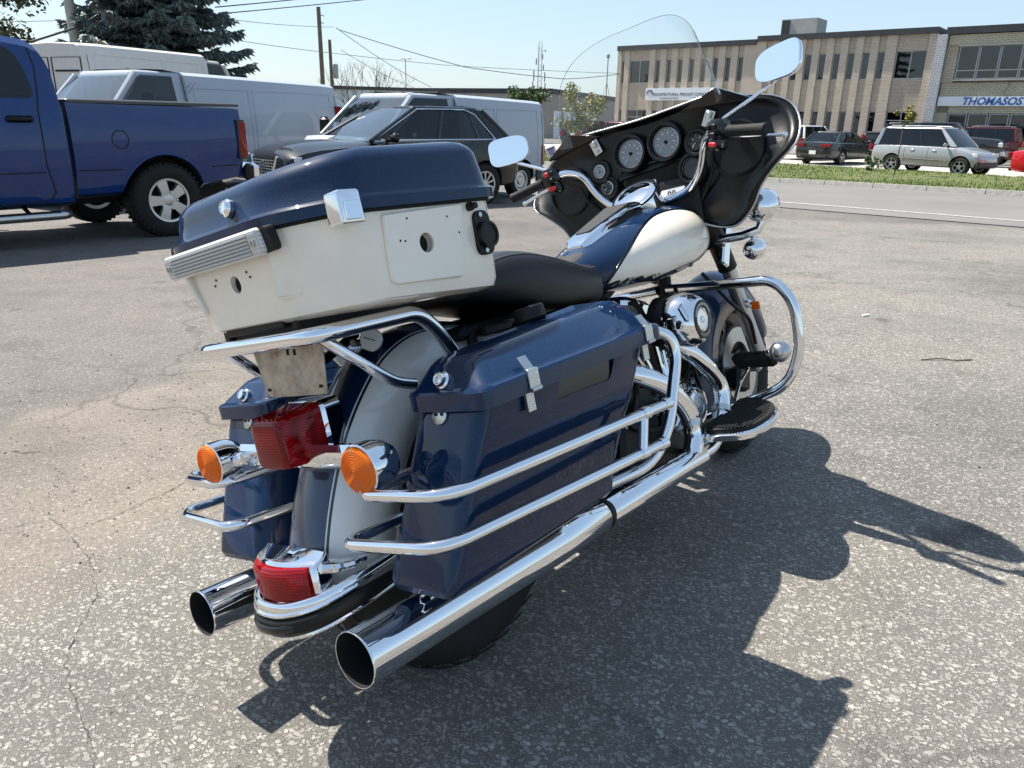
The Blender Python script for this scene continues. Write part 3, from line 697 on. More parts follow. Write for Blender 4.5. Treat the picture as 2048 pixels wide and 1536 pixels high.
for s in (-1, 1):
    fx = (lambda v: v) if s < 0 else mirror
    bag = part('saddlebag', fx(bag_vf), 'navy', 30)
    lid_o = obj('bag_lid', fx(lid_vf), 'navy', bag, 26)
    if s < 0:
        ho = rpoly([(x, z, .012) for x, z in hole], 4)
        cut(bag, loft([[V((x, -.50, z)) for x, z in ho], [V((x, -.421, z)) for x, z in ho]]))
        ph = inset(ho, .001)
        obj('reflector_panel', loft([[V((x, -.418, z)) for x, z in ph], [V((x, -.4225, z)) for x, z in ph]]), 'black_gloss', bag)
    def P(x, y, z): return V((x, y if s < 0 else -y, z))
    yv = 1 if s < 0 else -1
    for hx in (-.012, .408):
        hz = .664
        hg = obj('hinge', fx(join(box((hx, -.4525, hz+.012), (.030, .005, .036), None, .001), box((hx, -.441, hz+.038), (.024, .004, .034), Matrix.Rotation(rad(-32), 3, 'X'), .001), box((hx-.004, -.4365, hz-.028), (.022, .008, .042), None, .001), lathe([(.0045, -.014), (.0045, .014)], (hx, -.454, hz-.008), (1, 0, 0), 10))), 'steel', bag, 40)
        obj('rivet', fx(join(*[lathe([(.0028, 0), (.0018, .0015), (0, .002)], (hx+dx, -.455, hz+dz), (0, -1, 0), 8) for dx in (-.008, .008) for dz in (.005, .02)]+[lathe([(.0026, 0), (.0018, .0015), (0, .002)], (hx+dx-.004, -.4405, hz+dz), (0, -1, 0), 8) for dx in (-.006, .006) for dz in (-.02, -.040)])), 'chrome', hg)
    obj('bag_lock', lathe([(.0165, -.01), (.0165, .003), (.013, .006), (.012, .014), (.0105, .015), (.009, .013), (0, .013)], P(-.121, -.336, .704), (-1, 0, .55), 22), 'chrome', bag)
    rp_ = obj('round_plate', lathe([(.0185, -.004), (.0185, .002), (.017, .003), (0, .003)], P(-.136, -.325, .645), (-1, 0, .42), 26), 'steel', bag)
    for q in (-.008, .008): obj('screw', lathe([(.003, 0), (.003, .002), (0, .002)], P(-.1392, -.325+q, .6465), (-1, 0, .42), 10), 'black_metal', rp_)
    obj('latch_bail', fx(tube([(-.20, -.265, .348), (-.225, -.27, .335), (-.235, -.285, .337), (-.222, -.295, .345), (-.235, -.31, .337), (-.222, -.325, .343), (-.20, -.325, .348)], .0032, 8)), 'chrome', bag)
    if s < 0:
        obj('lid_puck', lathe([(.036, -.012), (.036, .012), (.033, .016), (0, .016)], (.245, -.262, .768), (0, .15, 1), 32), 'black_plastic', bag)
    # guards
    g = part('bag_guard', fx(tube(fillet([(.0, -.225, .53), (-.262, -.240, .545), (-.286, -.262, .545), (-.270, -.445, .545), (.44, -.452, .505)], [0, .04, .03, .07, 0], 8), .0115, 14)), 'chrome')
    obj('lower_rail', fx(tube(fillet([(.0, -.185, .44), (-.285, -.192, .458), (-.312, -.215, .46), (-.302, -.445, .470), (.40, -.452, .425)], [0, .04, .03, .07, 0], 8), .0115, 14)), 'chrome', g)
    obj('front_hoop', fx(tube(fillet([(.42, -.26, .672), (.47, -.40, .680), (.512, -.445, .65), (.520, -.448, .60), (.435, -.448, .452), (.37, -.43, .385), (.27, -.36, .365)], [0, .05, .05, .08, .06, .08, 0], 6), .0135, 14)), 'chrome', g)
    obj('link_bar', fx(tube([(.330, -.451, .508), (.300, -.451, .432)], .0115, 12)), 'chrome', g)
    for x, z in ((.335, .511), (.30, .4315), (.43, .506), (.385, .426)): obj('sleeve', fx(tube([(x-.012, -.4515, z+.0007), (x+.012, -.452, z-.0007)], .0142, 14)), 'chrome', g)

# mufflers and head pipes
for s in (-1, 1):
    fx = (lambda v: v) if s < 0 else mirror
    ax = V((-1, 0, .05)).normalized()
    mf = part('muffler', fx(lathe([(.038, -.37), (.0405, -.365), (.046, -.20), (.0485, .0), (.050, .25), (.0505, .372), (.0512, .3755), (.0502, .3772), (.0492, .3768)], V((-.01, -.262, .2715)), ax, 40, False)), 'chrome', 50)
    obj('baffle', fx(lathe([(.0465, .12), (.047, .36)], V((-.01, -.262, .2715)), ax, 32, True)), 'dark_void', mf) if False else None
    obj('bore', fx(lathe([(.0493, .3766), (.048, .34), (.046, .20), (.03, .19), (0, .19)], V((-.01, -.262, .2715)), ax, 32, False)), 'dark_void', mf)
    obj('clamp', fx(lathe([(.0385, -.387), (.0402, -.385), (.0402, -.372), (.0385, -.370)], V((-.01, -.262, .2715)), ax, 32)), 'black_metal', mf)
    obj('pipe_shield', fx(lathe([(.034, -.395), (.036, -.40), (.037, -.62), (.034, -.80), (.034, -.90)], V((-.01, -.262, .2715)), ax, 32)), 'chrome', mf)
hp = part('exhaust_header', tube(smoothcurve([(.66, -.15, .56), (.71, -.215, .52), (.80, -.245, .46), (.875, -.255, .375), (.893, -.258, .30), (.86, -.26, .245)], 6), .029, 16), 'chrome')
obj('front_pipe', tube(smoothcurve([(.97, -.15, .60), (.975, -.215, .545), (1.035, -.238, .485), (1.108, -.245, .41), (1.118, -.25, .35), (1.07, -.257, .285), (.97, -.262, .235), (.86, -.262, .232)], 6), .0265, 16), 'chrome', hp)
for p, q in (((.885, -.258, .325), (.89, -.258, .345)), ((1.086, -.256, .305), (1.098, -.254, .318))): obj('clamp', tube([p, q], .031, 16), 'steel', hp)

# engine
def fins(base, top, r0, r1, n, elong=1.):
    m = MB(); b = V(base); t = V(top); a = (t-b)
    for k in range(n):
        c = b+a*((k+.5)/n); r = r0+(r1-r0)*(k/(n-1))
        m.add(lathe([(r, -.0028), (r, .0028)], c, a, 20))
    m.add(lathe([(r0*.72, 0), (r0*.72, a.length)], b, a, 16)); return m.get()
en = part('engine', loft([[V((x, y, z)) for x, z in rpoly([(.62, .20, .05), (1.16, .17, .06), (1.22, .30, .06), (1.08, .44, .08), (.72, .46, .05), (.60, .36, .04)], 4)] for y in (-.145, -.13, .13, .145)]), 'black_metal', 40)
for nm, a in (('rear_cylinder', -.36), ('front_cylinder', .30)):
    b0 = V((.90, -.02, .40)); d = V((sin(a), 0, cos(a)))
    cy = obj(nm, fins(b0+d*.06, b0+d*.25, .088, .098, 11), 'black_metal', en)
    obj('rocker_box', xf(box((0, 0, 0), (.17, .15, .06), None, .016), basis(b0+d*.285, (cos(a), 0, -sin(a)), (0, 1, 0))), 'chrome', cy)
    obj('pushrod_tube', tube([(.965+a*.08, -.155, .40), b0+d*.26+V((.02, -.115, 0))], .010, 10), 'chrome', cy)
    obj('pushrod_tube', tube([(.945+a*.08, -.155, .40), b0+d*.26+V((-.02, -.115, 0))], .010, 10), 'chrome', cy)
cc = obj('cam_cover', loft([[V((x, y, z)) for x, z in inset(rpoly([(.86, .30, .05), (1.10, .255, .06), (1.14, .36, .06), (1.02, .435, .05), (.90, .43, .04)], 5), i)] for y, i in ((-.14, 0.001), (-.180, .001), (-.192, .010))]), 'chrome', en, 40)
tc = obj('timer_cover', lathe([(.060, -.02), (.060, .012), (.056, .020), (.044, .023), (.0435, .019), (0, .019)], (1.035, -.192, .342), (0, -1, 0), 36), 'chrome', en)
obj('cover_insert', lathe([(.0432, 0), (.042, .0035), (.030, .0036), (.029, .0055), (.026, .0055), (.025, .003), (.014, .003), (.013, .005), (0, .0055)], (1.035, -.2115, .342), (0, -1, 0), 36), 'steel', tc)
obj('gearbox_cover', loft([[V((x, y, z)) for x, z in inset(rpoly([(.62, .26, .04), (.84, .25, .04), (.86, .40, .05), (.66, .42, .04)], 5), i)] for y, i in ((-.12, .001), (-.165, .001), (-.178, .014))]), 'black_metal', en, 40)
for x, z in ((.88, .41), (.99, .415), (.90, .31), (.66, .30), (.66, .39), (.82, .29), (.83, .38)): obj('bolt', lathe([(.009, 0), (.009, .008), (.004, .008), (.004, .004), (0, .004)], (x, -.192 if x > .86 else -.178, z), (0, -1, 0), 12), 'steel', en)
obj('lifter_block', box((.965, -.15, .425), (.13, .05, .05), None, .01), 'chrome', en)
for k, (x0, z0) in enumerate(((.70, .60), (.76, .53), (1.12, .55))): obj('wiring', tube(smoothcurve([(x0, -.12, z0), (x0+.03, -.16, z0-.07), (x0-.02, -.14, z0-.16), (x0+.05, -.15, z0-.24)], 5), .006, 8), 'black_plastic', en)
for pts, r in (([(1.16, -.13, .70), (1.10, -.165, .66), (1.08, -.17, .56), (1.12, -.165, .46), (1.20, -.14, .36)], .0075), ([(.80, -.11, .70), (.82, -.15, .66), (.86, -.16, .60), (.90, -.13, .56)], .006), ([(.70, -.14, .66), (.74, -.175, .58), (.75, -.18, .48), (.70, -.17, .36)], .008), ([(.60, -.18, .50), (.64, -.19, .42), (.72, -.19, .36), (.84, -.20, .33)], .007), ([(1.22, -.10, .66), (1.20, -.15, .58), (1.17, -.16, .50)], .005)):
    obj('hose', tube(smoothcurve(pts, 6), r, 8), 'black_plastic', en)
for x, z in ((.935, .285), (1.02, .27), (1.09, .29), (1.115, .36), (1.06, .415), (.94, .42)): obj('bolt', lathe([(.007, 0), (.007, .006), (.003, .006), (.003, .003), (0, .003)], (x, -.188, z), (0, -1, 0), 10), 'steel', en)
# air cleaner
ac = part('air_cleaner', lathe([(.082, -.05), (.082, .01), (.076, .02)], (1.01, -.19, .612), (0, -1, 0), 40), 'black_metal')
cov = obj('cover', lathe([(.086, -.012), (.088, .0), (.087, .022), (.080, .050), (.066, .072), (.058, .078), (.0565, .074), (0, .074)], (1.01, -.205, .612), (0, -1, 0), 48), 'chrome', ac, 50)
ins_ = obj('insert_ring', torus_prof([(.0563, 0), (.055, .005), (.038, .005), (.0365, 0)], (1.01, -.279, .612), (0, -1, 0), 44), 'black_gloss', ac)
obj('emblem', lathe([(.036, -.002), (.035, .003), (.030, .004), (.028, .002), (.010, .002), (.009, .006), (0, .007)], (1.01, -.280, .612), (0, -1, 0), 36), 'chrome', ac)
for k in range(26):
    a = pi*(.12+.76*k/25); obj('letter_mark', box((0, 0, 0), (.003, .002, .008 if k % 3 else .005), None), 'steel', ins_).matrix_local = Matrix.Translation((1.01+.0465*cos(a), -.2848, .612+.0465*sin(a))) @ Matrix.Rotation(pi/2-a, 4, 'Y')
for k in range(9):
    a = -pi*(.3+.4*k/8); obj('letter_mark', box((0, 0, 0), (.003, .002, .007), None), 'steel', ins_).matrix_local = Matrix.Translation((1.01+.0465*cos(a), -.2848, .612+.0465*sin(a))) @ Matrix.Rotation(pi/2-a, 4, 'Y')
obj('cover_spear', xf(box((0, 0, 0), (.07, .010, .05), None, .004), basis((.945, -.262, .647), (.8, .25, .05), (.2, -.9, .35))), 'chrome', ac)
# frame, swingarm, side cover
frm = part('frame', join(tube([(1.36, 0, .92), (1.33, 0, .70), (1.25, 0, .28), (1.10, 0, .13), (.70, 0, .13)], .024, 10, fil=.08), tube([(1.36, 0, .92), (.95, 0, .74), (.60, 0, .70), (.30, 0, .66)], .028, 10), box((.55, 0, .50), (.26, .20, .42), None, .02), box((.30, 0, .66), (.36, .24, .05), None, .01), tube([(.66, -.11, .34), (AX, -.125, .33)], .026, 10), tube([(.66, .11, .34), (AX, .125, .33)], .026, 10), tube([(AX, -.15, .335), (AX, .15, .335)], .016, 12), tube([(.60, -.17, .60), (.2, -.17, .55), (.0, -.17, .50)], .014, 10), tube([(.60, .17, .60), (.2, .17, .55), (.0, .17, .50)], .014, 10)), 'black_metal')
for s in (-1, 1):
    obj('side_cover', loft([[V((x, s*y, z)) for x, z in inset(rpoly([(.58, .52, .03), (.78, .56, .03), (.80, .70, .03), (.62, .735, .03)], 4), i)] for y, i in ((.12, 0.001), (.195, .001), (.205, .01))]), 'black_plastic', frm)
    obj('shock', tube([(.10, s*.155, .36), (.33, s*.165, .60)], .028, 12), 'black_metal', frm)
part('jiffy_stand', tube([(1.02, .13, .19), (1.00, .24, .10), (1.03, .335, .104)], .012, 10, fil=.03), 'black_metal')

# fuel tank
TS = [(.70, .05, .842, .775), (.77, .10, .868, .755), (.86, .135, .896, .742), (.97, .165, .930, .733), (1.10, .188, .962, .728), (1.23, .199, .981, .732), (1.34, .190, .976, .750), (1.41, .158, .950, .782), (1.448, .09, .912, .82), (1.455, .03, .885, .845)]
def tank_ring(x, w, zt_, zb):
    out = []; h = (zt_-zb); zc = zb+h*.42
    for k in range(28):
        t = 2*pi*k/28; cy, sz = cos(t), sin(t)
        y = w*abs(cy)**.85*(1 if cy > 0 else -1)
        z = zc+((zt_-zc)*abs(sz)**.95 if sz > 0 else -(zc-zb)*abs(sz)**.72)
        out.append(V((x, y, z)))
    return out
tank = part('fuel_tank', loft([tank_ring(*t) for t in TS]), 'navy', 180, 2)
bt = bvh(tank)
po = [(.802, .766), (.800, .778), (.845, .818), (.945, .880), (1.04, .926), (1.13, .953), (1.23, .955), (1.315, .935), (1.375, .888), (1.392, .835), (1.366, .792), (1.30, .770), (1.16, .761), (1.02, .759), (.88, .762)]
pc = [V((x, 0, z)) for x, z in po]
cl = []
nP = len(pc)
for i in range(nP):
    a, b, c, d = pc[i-1], pc[i], pc[(i+1) % nP], pc[(i+2) % nP]
    for k in range(4):
        t = k/4; q = .5*((2*b)+(c-a)*t+(2*a-5*b+4*c-d)*t*t+(3*b-a-3*c+d)*t**3); cl.append((q.x, q.z))
for s in (-1, 1):
    vf, rim = decal(cl, lambda x, z: V((x, s*.16, z)), bt, (0, -s, -.42), .0016, 14)
    pn = obj('tank_panel', vf, 'cream', tank, 180)
    vf, rim = decal([(x, z) for x, z in inset(cl, -.007)], lambda x, z: V((x, s*.16, z)), bt, (0, -s, -.42), .0013, 14)
    obj('pinstripe', tube(rim, .0016, 6, closed=True), 'black_gloss', tank, 180)
    vf, rim = decal([(x, z) for x, z in inset(cl, -.0015)], lambda x, z: V((x, s*.16, z)), bt, (0, -s, -.42), .0013, 14)
    obj('pinstripe', tube(rim, .0011, 6, closed=True), 'black_gloss', tank, 180)
# console
def con_ring(x, w, z, h): return [V((x, y*w, z+k*h)) for y, k in ((-1, -.6), (-1.0, .35), (-.88, .9), (-.5, 1), (.5, 1), (.88, .9), (1.0, .35), (1, -.6))]
con = part('tank_console', loft([con_ring(.835, .030, .876, .022), con_ring(.86, .046, .892, .026), con_ring(.95, .054, .922, .026), con_ring(1.05, .062, .951, .026), con_ring(1.13, .072, .972, .026), con_ring(1.145, .072, .974, .020)]), 'chrome', 40, bevel=.004)
obj('console_insert', loft([[V((x, y, interp(x, [(.86, .9185), (.95, .949), (1.05, .978), (1.13, .999)])+dz)) for x, y in rpoly([(.885, -.026, .012), (1.115, -.045, .012), (1.115, .045, .012), (.885, .026, .012)], 4)] for dz in (-.004, .0028)]), 'leather_grain', con)
fc_ = part('filler_cap', lathe([(.078, -.05), (.080, .0), (.080, .040), (.077, .047), (.070, .050), (.067, .049), (.05, .0535), (.03, .0565), (0, .058)], (1.245, -.006, .980), (-.72, 0, 1), 48), 'chrome', 50)
obj('cap_bezel', torus_prof([(.080, .044), (.0815, .047), (.078, .0505), (.075, .0485)], (1.245, -.006, .980), (-.72, 0, 1), 48), 'black_gloss', fc_)
obj('ignition_key', join(lathe([(.016, -.03), (.016, .035), (.013, .04)], (1.30, -.045, 1.0), (-.2, 0, 1), 18), box((1.285, -.045, 1.048), (.008, .026, .026), None, .003)), 'chrome', fc_)

# seat
SS = [(.18, .10, .862, .825), (.21, .145, .886, .812), (.28, .170, .910, .800), (.37, .183, .926, .780), (.48, .186, .906, .748), (.60, .180, .868, .732), (.69, .165, .842, .728), (.755, .135, .842, .735), (.80, .085, .842, .76), (.82, .06, .84, .775)]
def seat_ring(x, w, a, b):
    P = [(-1, .35), (-.99, .62), (-.90, .86), (-.68, .97), (-.35, 1.), (0, .985), (.35, 1.), (.68, .97), (.90, .86), (.99, .62), (1, .35), (.95, .1), (.8, 0), (.3, -.02), (-.3, -.02), (-.8, 0), (-.95, .1)]
    return [V((x, y*w, b+(a-b)*z)) for y, z in P]
seat = part('seat', loft([seat_ring(*t) for t in SS]), 'leather', 180, 2)
nose = [(.73, .055, .858, .80), (.78, .068, .872, .80), (.84, .064, .884, .82), (.89, .048, .898, .85), (.905, .03, .90, .87)]
obj('seat_nose', loft([seat_ring(*t) for t in nose]), 'leather_grain', seat, 180, 2)
bs = bvh(seat)
for s in (-1, 1):
    pts = []
    for k in range(26):
        x = .16+.60*k/25; w = interp(x, [(t[0], t[1]) for t in SS])
        h = bs.ray_cast(V((x, s*w*.84, 1.2)), V((0, 0, -1)))
        if h[0]: pts.append(h[0]+V((0, 0, .0008)))
    if len(pts) > 3: obj('seam', tube(pts, .0022, 6), 'stud', seat, 180)
part('seat_pan', join(box((.38, 0, .75), (.44, .26, .03), None, .01), tube([(.20, -.12, .76), (.20, -.12, .66)], .013, 10), tube([(.20, .12, .76), (.20, .12, .66)], .013, 10), box((.26, -.14, .745), (.10, .03, .02), None, .004)), 'black_metal')
# air gauge under the rack
ga = part('air_gauge', lathe([(.022, -.012), (.024, .0), (.024, .006), (.022, .008), (.0215, .005), (0, .005)], (-.055, -.085, .787), (-.75, -.65, .1), 28), 'steel')
plain('gauge_face', (.55, .55, .53), .4)
obj('dial', lathe([(.0205, 0), (.0205, .001), (0, .001)], V((-.055, -.085, .787))+V((-.75, -.65, .1)).normalized()*.005, (-.75, -.65, .1), 24), 'gauge_face', ga)
obj('needle', tube([V((-.055, -.085, .787))+V((-.75, -.65, .1)).normalized()*.007+V((.005, -.006, -.003)), V((-.055, -.085, .787))+V((-.75, -.65, .1)).normalized()*.007+V((-.009, .01, .008))], .0009, 5), 'dark_void', ga)
obj('fitting', join(tube([(-.055, -.085, .787), (-.01, -.05, .78), (.0, 0, .76)], .011, 10), tube([(-.085, -.06, .788), (-.04, -.05, .783)], .008, 10)), 'steel', ga)

# footboards, pedal, engine guard
for s in (-1, 1):
    fx = (lambda v: v) if s < 0 else mirror
    fb2 = rpoly([(.905, -.285, .02), (.925, -.405, .05), (1.06, -.425, .08), (1.20, -.385, .06), (1.27, -.30, .04), (1.275, -.235, .03)], 5)
    fb = part('footboard', fx(loft([[V((x, y, z)) for x, y in inset(fb2, i)] for i, z in ((-.008, .268), (-.012, .276), (-.012, .286), (-.006, .291))])), 'chrome', 40)
    pad = obj('pad', fx(loft([[V((x, y, z)) for x, y in inset(fb2, i)] for i, z in ((.0, .288), (0, .302), (.005, .305))])), 'rubber', fb, 40)
    ribs = MB()
    for k in range(15):
        y = -.270-.0095*k; x0 = .925+.0; x1 = 1.262-max(0, (-y-.30))*1.25-max(0, -y-.385)*3; x0 = .915+max(0, -y-.39)*2
        if x1 > x0+.03: ribs.add(box(((x0+x1)/2, y, .3062), (x1-x0, .0045, .0035)))
    obj('pad_rib', fx(ribs.get()), 'rubber', pad)['kind'] = 'stuff'
    obj('board_stay', fx(tube([(1.0, -.33, .275), (1.0, -.15, .20)], .014, 8)), 'black_metal', fb)
    eg = part('engine_guard', fx(tube(fillet([(1.31, -.02, .69), (1.30, -.16, .682), (1.285, -.40, .675), (1.28, -.455, .60), (1.285, -.455, .45), (1.28, -.40, .335), (1.28, -.18, .262), (1.24, -.03, .215)], [0, .1, .10, .09, .09, .12, .1, 0], 8), .0165, 16)), 'chrome')
pd = part('brake_pedal', box((1.375, -.262, .408), (.035, .145, .062), Matrix.Rotation(rad(-40), 3, 'Y'), .010), 'rubber', 40)
pr = MB()
for k in range(11): pr.add(box((1.3585, -.215-.0105*k, .4235), (.004, .0045, .05), Matrix.Rotation(rad(-40), 3, 'Y')))
obj('pad_rib', pr.get(), 'rubber', pd)['kind'] = 'stuff'
obj('pedal_emblem', torus_prof([(.017, 0), (.017, .003), (.014, .003), (.014, 0)], (1.362, -.245, .424), (-.77, 0, .64), 24), 'rubber', pd)
obj('pedal_arm', tube([(1.385, -.24, .39), (1.36, -.20, .33), (1.27, -.19, .22)], .013, 8, flat=.45, fil=.05), 'chrome', pd)
bl = []
for k in range(13):
    t = pi*k/12; bl.append((.0345*sin(t), .0345-.0345*cos(t)))
part('guard_ball', lathe([(.012, -.03), (.014, -.01), (.018, .002)]+bl[2:], (1.365, -.322, .425), (.05, -1, .15), 28), 'steel', 60)

# fairing
half = [(0, 1.268, 0), (-.14, 1.272, 0), (-.24, 1.274, 0), (-.30, 1.265, .02), (-.36, 1.247, .05), (-.428, 1.227, .075), (-.480, 1.188, .085), (-.508, 1.128, .055), (-.503, 1.066, .01), (-.445, 1.022, 0), (-.385, .968, 0), (-.345, .905, 0), (-.285, .860, 0), (-.215, .868, 0), (-.14, .90, 0), (-.07, .915, 0)]
ctl = half+[(0, .918, 0)]+[(-y, z, d) for y, z, d in reversed(half[1:])]
fo2 = []
nC = len(ctl)
for i in range(nC):
    a, b, c, d = (V(ctl[j % nC]) for j in (i-1, i, i+1, i+2))
    for k in range(3):
        t = k/3; q = .5*((2*b)+(c-a)*t+(2*a-5*b+4*c-d)*t*t+(3*b-a-3*c+d)*t**3); fo2.append((q.x, q.y, q.z))
CY, CZ = 0., 1.08
def fring(x, s, sweep=0.): return [V((x+sweep*(abs(y)/.53)**2+d*max(0, (s-.5)/.5), CY+y*s, CZ+(z-CZ)*s)) for y, z, d in fo2]
fair = part('fairing', loft([fring(1.352, 1.0, -.02), fring(1.40, .965, -.025), fring(1.46, .88, -.03), fring(1.53, .74, -.05), fring(1.59, .54, -.08), fring(1.61, .28, -.1)], False, True), 'black_gloss', 40)
def iring(s):
    out = []
    for y, z, d in fo2:
        yy = y*s; t = max(0, 1-abs(yy)/.34); t = t*t*(3-2*t); base = 1.336+.052*t; w = min(1, (1-s)/.07)
        out.append(V(((1.352-.02*(abs(y)/.53)**2)*(1-w)+base*w-.010*sin(pi*w)*(1-t)+d*max(0, (s-.45)/.55), yy, CZ+(z-CZ)*s)))
    return out
inner = obj('inner_fairing', loft([iring(k) for k in (1., .985, .965, .945, .92, .86, .78, .70, .6, .5, .4, .3, .2, .1)], False, True), 'black_plastic', fair, 50)
m_, N_, L_, b_ = nodes('dash_black'); setp(b_, col=(.0035, .0035, .004), rough=.30, spec=.35)
inner.data.materials.clear(); inner.data.materials.append(M['dash_black'])
obj('edge_trim', tube([p+V((-.002, 0, 0)) for p in fring(1.352, 1.004, -.02)], .0035, 6, closed=True), 'steel', fair, 180)
def dialm(name, face, r, y, z, x=1.392, hood=.022, rim='steel', mat='gauge_face', needle=-2.2, marks=0):
    ax = V((-1, 0, .12)).normalized(); c = V((x, y, z))
    g = obj(name, lathe([(r+.020, -.01), (r+.022, hood*.5), (r+.018, hood), (r+.010, hood), (r+.005, .004), (r+.003, .0)], c, ax, 36), 'dash_black', fair, 40)
    obj('bezel', torus_prof([(r+.0035, .0), (r+.0035, .008), (r+.0005, .009), (r-.001, .003)], c, ax, 36), rim, g)
    obj('dial', lathe([(r, .0), (r, .004), (0, .004)], c, ax, 32), mat, g)
    X = V((0, -1, 0)); Yv = ax.cross(X)*-1
    if Yv.z < 0: Yv = -Yv
    if needle is not None:
        d = X*cos(needle)+Yv*sin(needle)
        obj('needle', tube([c+ax*.0062-d*r*.15, c+ax*.0062+d*r*.8], .0011, 5), 'car_white', g)
        obj('needle_hub', lathe([(r*.14, .004), (r*.13, .008), (0, .0085)], c, ax, 14), 'dark_void', g)
    if marks:
        t = MB()
        for k in range(marks):
            a = rad(225-270*k/(marks-1)); d = X*cos(a)+Yv*sin(a)
            t.add(tube([c+ax*.0045+d*r*.80, c+ax*.0045+d*r*.93], .0007 if k % 2 else .0012, 4))
            if k % 2 == 0: t.add(box(c+ax*.0045+d*r*.66, (.0006, r*.11, r*.10)))
        obj('scale_mark', t.get(), 'car_white', g)
    return g
plain('dial_grey', (.085, .09, .10), .45); plain('dial_dark', (.02, .021, .024), .35); plain('dial_pale', (.23, .24, .25), .45)
dialm('speedometer', 0, .046, .066, 1.170, 1.372, mat='dial_pale', needle=rad(228), marks=17)
dialm('tachometer', 0, .046, -.073, 1.175, 1.372, mat='dial_pale', needle=rad(222), marks=15)
dialm('fuel_gauge', 0, .021, .194, 1.137, 1.358, hood=.008, mat='dial_pale', needle=rad(160), marks=7)
dialm('volt_gauge', 0, .021, .172, 1.075, 1.358, hood=.008, mat='dial_dark', needle=rad(200), marks=7)
dialm('oil_gauge', 0, .024, -.187, 1.146, 1.358, hood=.008, rim='black_gloss', mat='dial_dark', needle=rad(215), marks=7)
dialm('blank_pod', 0, .032, -.158, 1.069, 1.358, hood=.010, rim='black_gloss', mat='dial_dark', needle=None)
for s in (-1, 1):
    obj('speaker_ring', torus_prof([(.088, -.012), (.088, .006), (.080, .008), (.078, -.012)], (1.340, s*.325, 1.095), (-1, 0, .08), 40), 'dash_black', fair)
    obj('speaker_mesh', lathe([(.079, 0), (.079, .001), (0, .001)], (1.340, s*.325, 1.095), (-1, 0, .08), 32), 'black_plastic', fair)
rd = rpoly([(.112, 1.042, .012), (-.118, 1.054, .012), (-.118, 1.106, .012), (.122, 1.088, .012)], 4)
obj('radio_frame', loft([[V((x, y, z)) for y, z in (rd if i == 0 else inset(rd, i))] for x, i in ((1.40, -.010), (1.362, -.008), (1.360, -.002), (1.378, .002))]), 'dash_black', fair, 40)
obj('radio_slot', loft([[V((x, y, z)) for y, z in inset(rd, .001)] for x in (1.3795, 1.376)]), 'dark_void', fair)
obj('lamp_strip', box((1.376, -.004, 1.124), (.006, .07, .012), None, .003), 'black_gloss', fair)
for y, z in ((.235, 1.09), (.14, 1.10), (-.23, 1.06), (.12, 1.118), (-.395, 1.05), (-.36, .97), (.40, 1.04)): obj('switch_button', lathe([(.007, -.004), (.007, .006), (0, .008)], (1.352 if abs(y) > .2 else 1.37, y, z), (-1, 0, .1), 12), 'black_gloss', fair)
for y, z, a in ((.187, 1.222, .35), (-.243, 1.206, -.5)):
    obj('clip_bracket', xf(join(box((0, 0, .004), (.034, .052, .004), None, .001), box((0, .012, .010), (.016, .020, .012), None, .002), lathe([(.005, .006), (.005, .012)], (0, -.014, 0), (0, 0, 1), 10)), basis((1.350, y, z), (0, -cos(a), sin(a)), (0, sin(a), cos(a)))), 'steel', fair)
cap = obj('fork_cap', loft([rrect(1.348, .155, .060, .03, 0, .970), rrect(1.356, .17, .085, .04, 0, .965), rrect(1.42, .19, .125, .05, 0, .935), rrect(1.48, .15, .125, .05, 0, .915)]), 'black_plastic', fair, 40)
sp = rpoly([(.012, -.020, .004), (-.040, -.020, .004), (-.058, .020, .003), (.012, .020, .004)], 3)
sgm = basis((1.338, -.082, 1.000), (0, -1, 0), (.12, 0, 1))
sp = [(-x-.02, y) for x, y in sp]
sg = obj('number_plate', loft([[sgm @ V((x*1.25, y, z)) for x, y in sp] for z in (-.002, .0025)]), 'car_white', fair)
text('00', .034, 'dark_void', sg, sgm @ Matrix.Translation((-.002, 0, .003)), 'lettering', .0006)
# windscreen
def wpt(u, v):
    top = 1.285+.290*(max(0, 1-abs(u)**3.0))**.37
    z = 1.245+(top-1.245)*v; y = -.318*u*(1-.10*v*v)
    x = 1.445-.135*abs(u)**2.0-.045*v*(1-u*u*.5); return V((x, y, z))
ws = []; nu, nv = 40, 14
rings = [[wpt(-1+2*i/nu, j/nv) for i in range(nu+1)] for j in range(nv+1)]
wo = part('windscreen', loft(rings, False, False, False), 'windshield_clear', 180)
so = wo.modifiers.new('thick', 'SOLIDIFY'); so.thickness = .0025; so.use_rim = False
obj('screen_edge', tube(rings[-1][1:-1], .0008, 6), 'black_plastic', wo, 180)
for s in (-1, 1): part('screen_mount', loft([[V((1.342, s*.16, 1.255)), V((1.332, s*.285, 1.292)), V((1.340, s*.40, 1.224))], [V((1.42, s*.16, 1.255)), V((1.38, s*.285, 1.276)), V((1.40, s*.40, 1.226))]]), 'black_gloss', 40, bevel=.002)
# headlamp on the fairing's nose
hl = part('headlamp', lathe([(.095, -.03), (.098, .02), (.09, .03), (.085, .026)], (1.60, 0, 1.02), (1, 0, 0), 36), 'chrome')
obj('lens', lathe([(.086, .02), (.06, .035), (0, .042)], (1.60, 0, 1.02), (1, 0, 0), 32), 'clear_lens', hl)
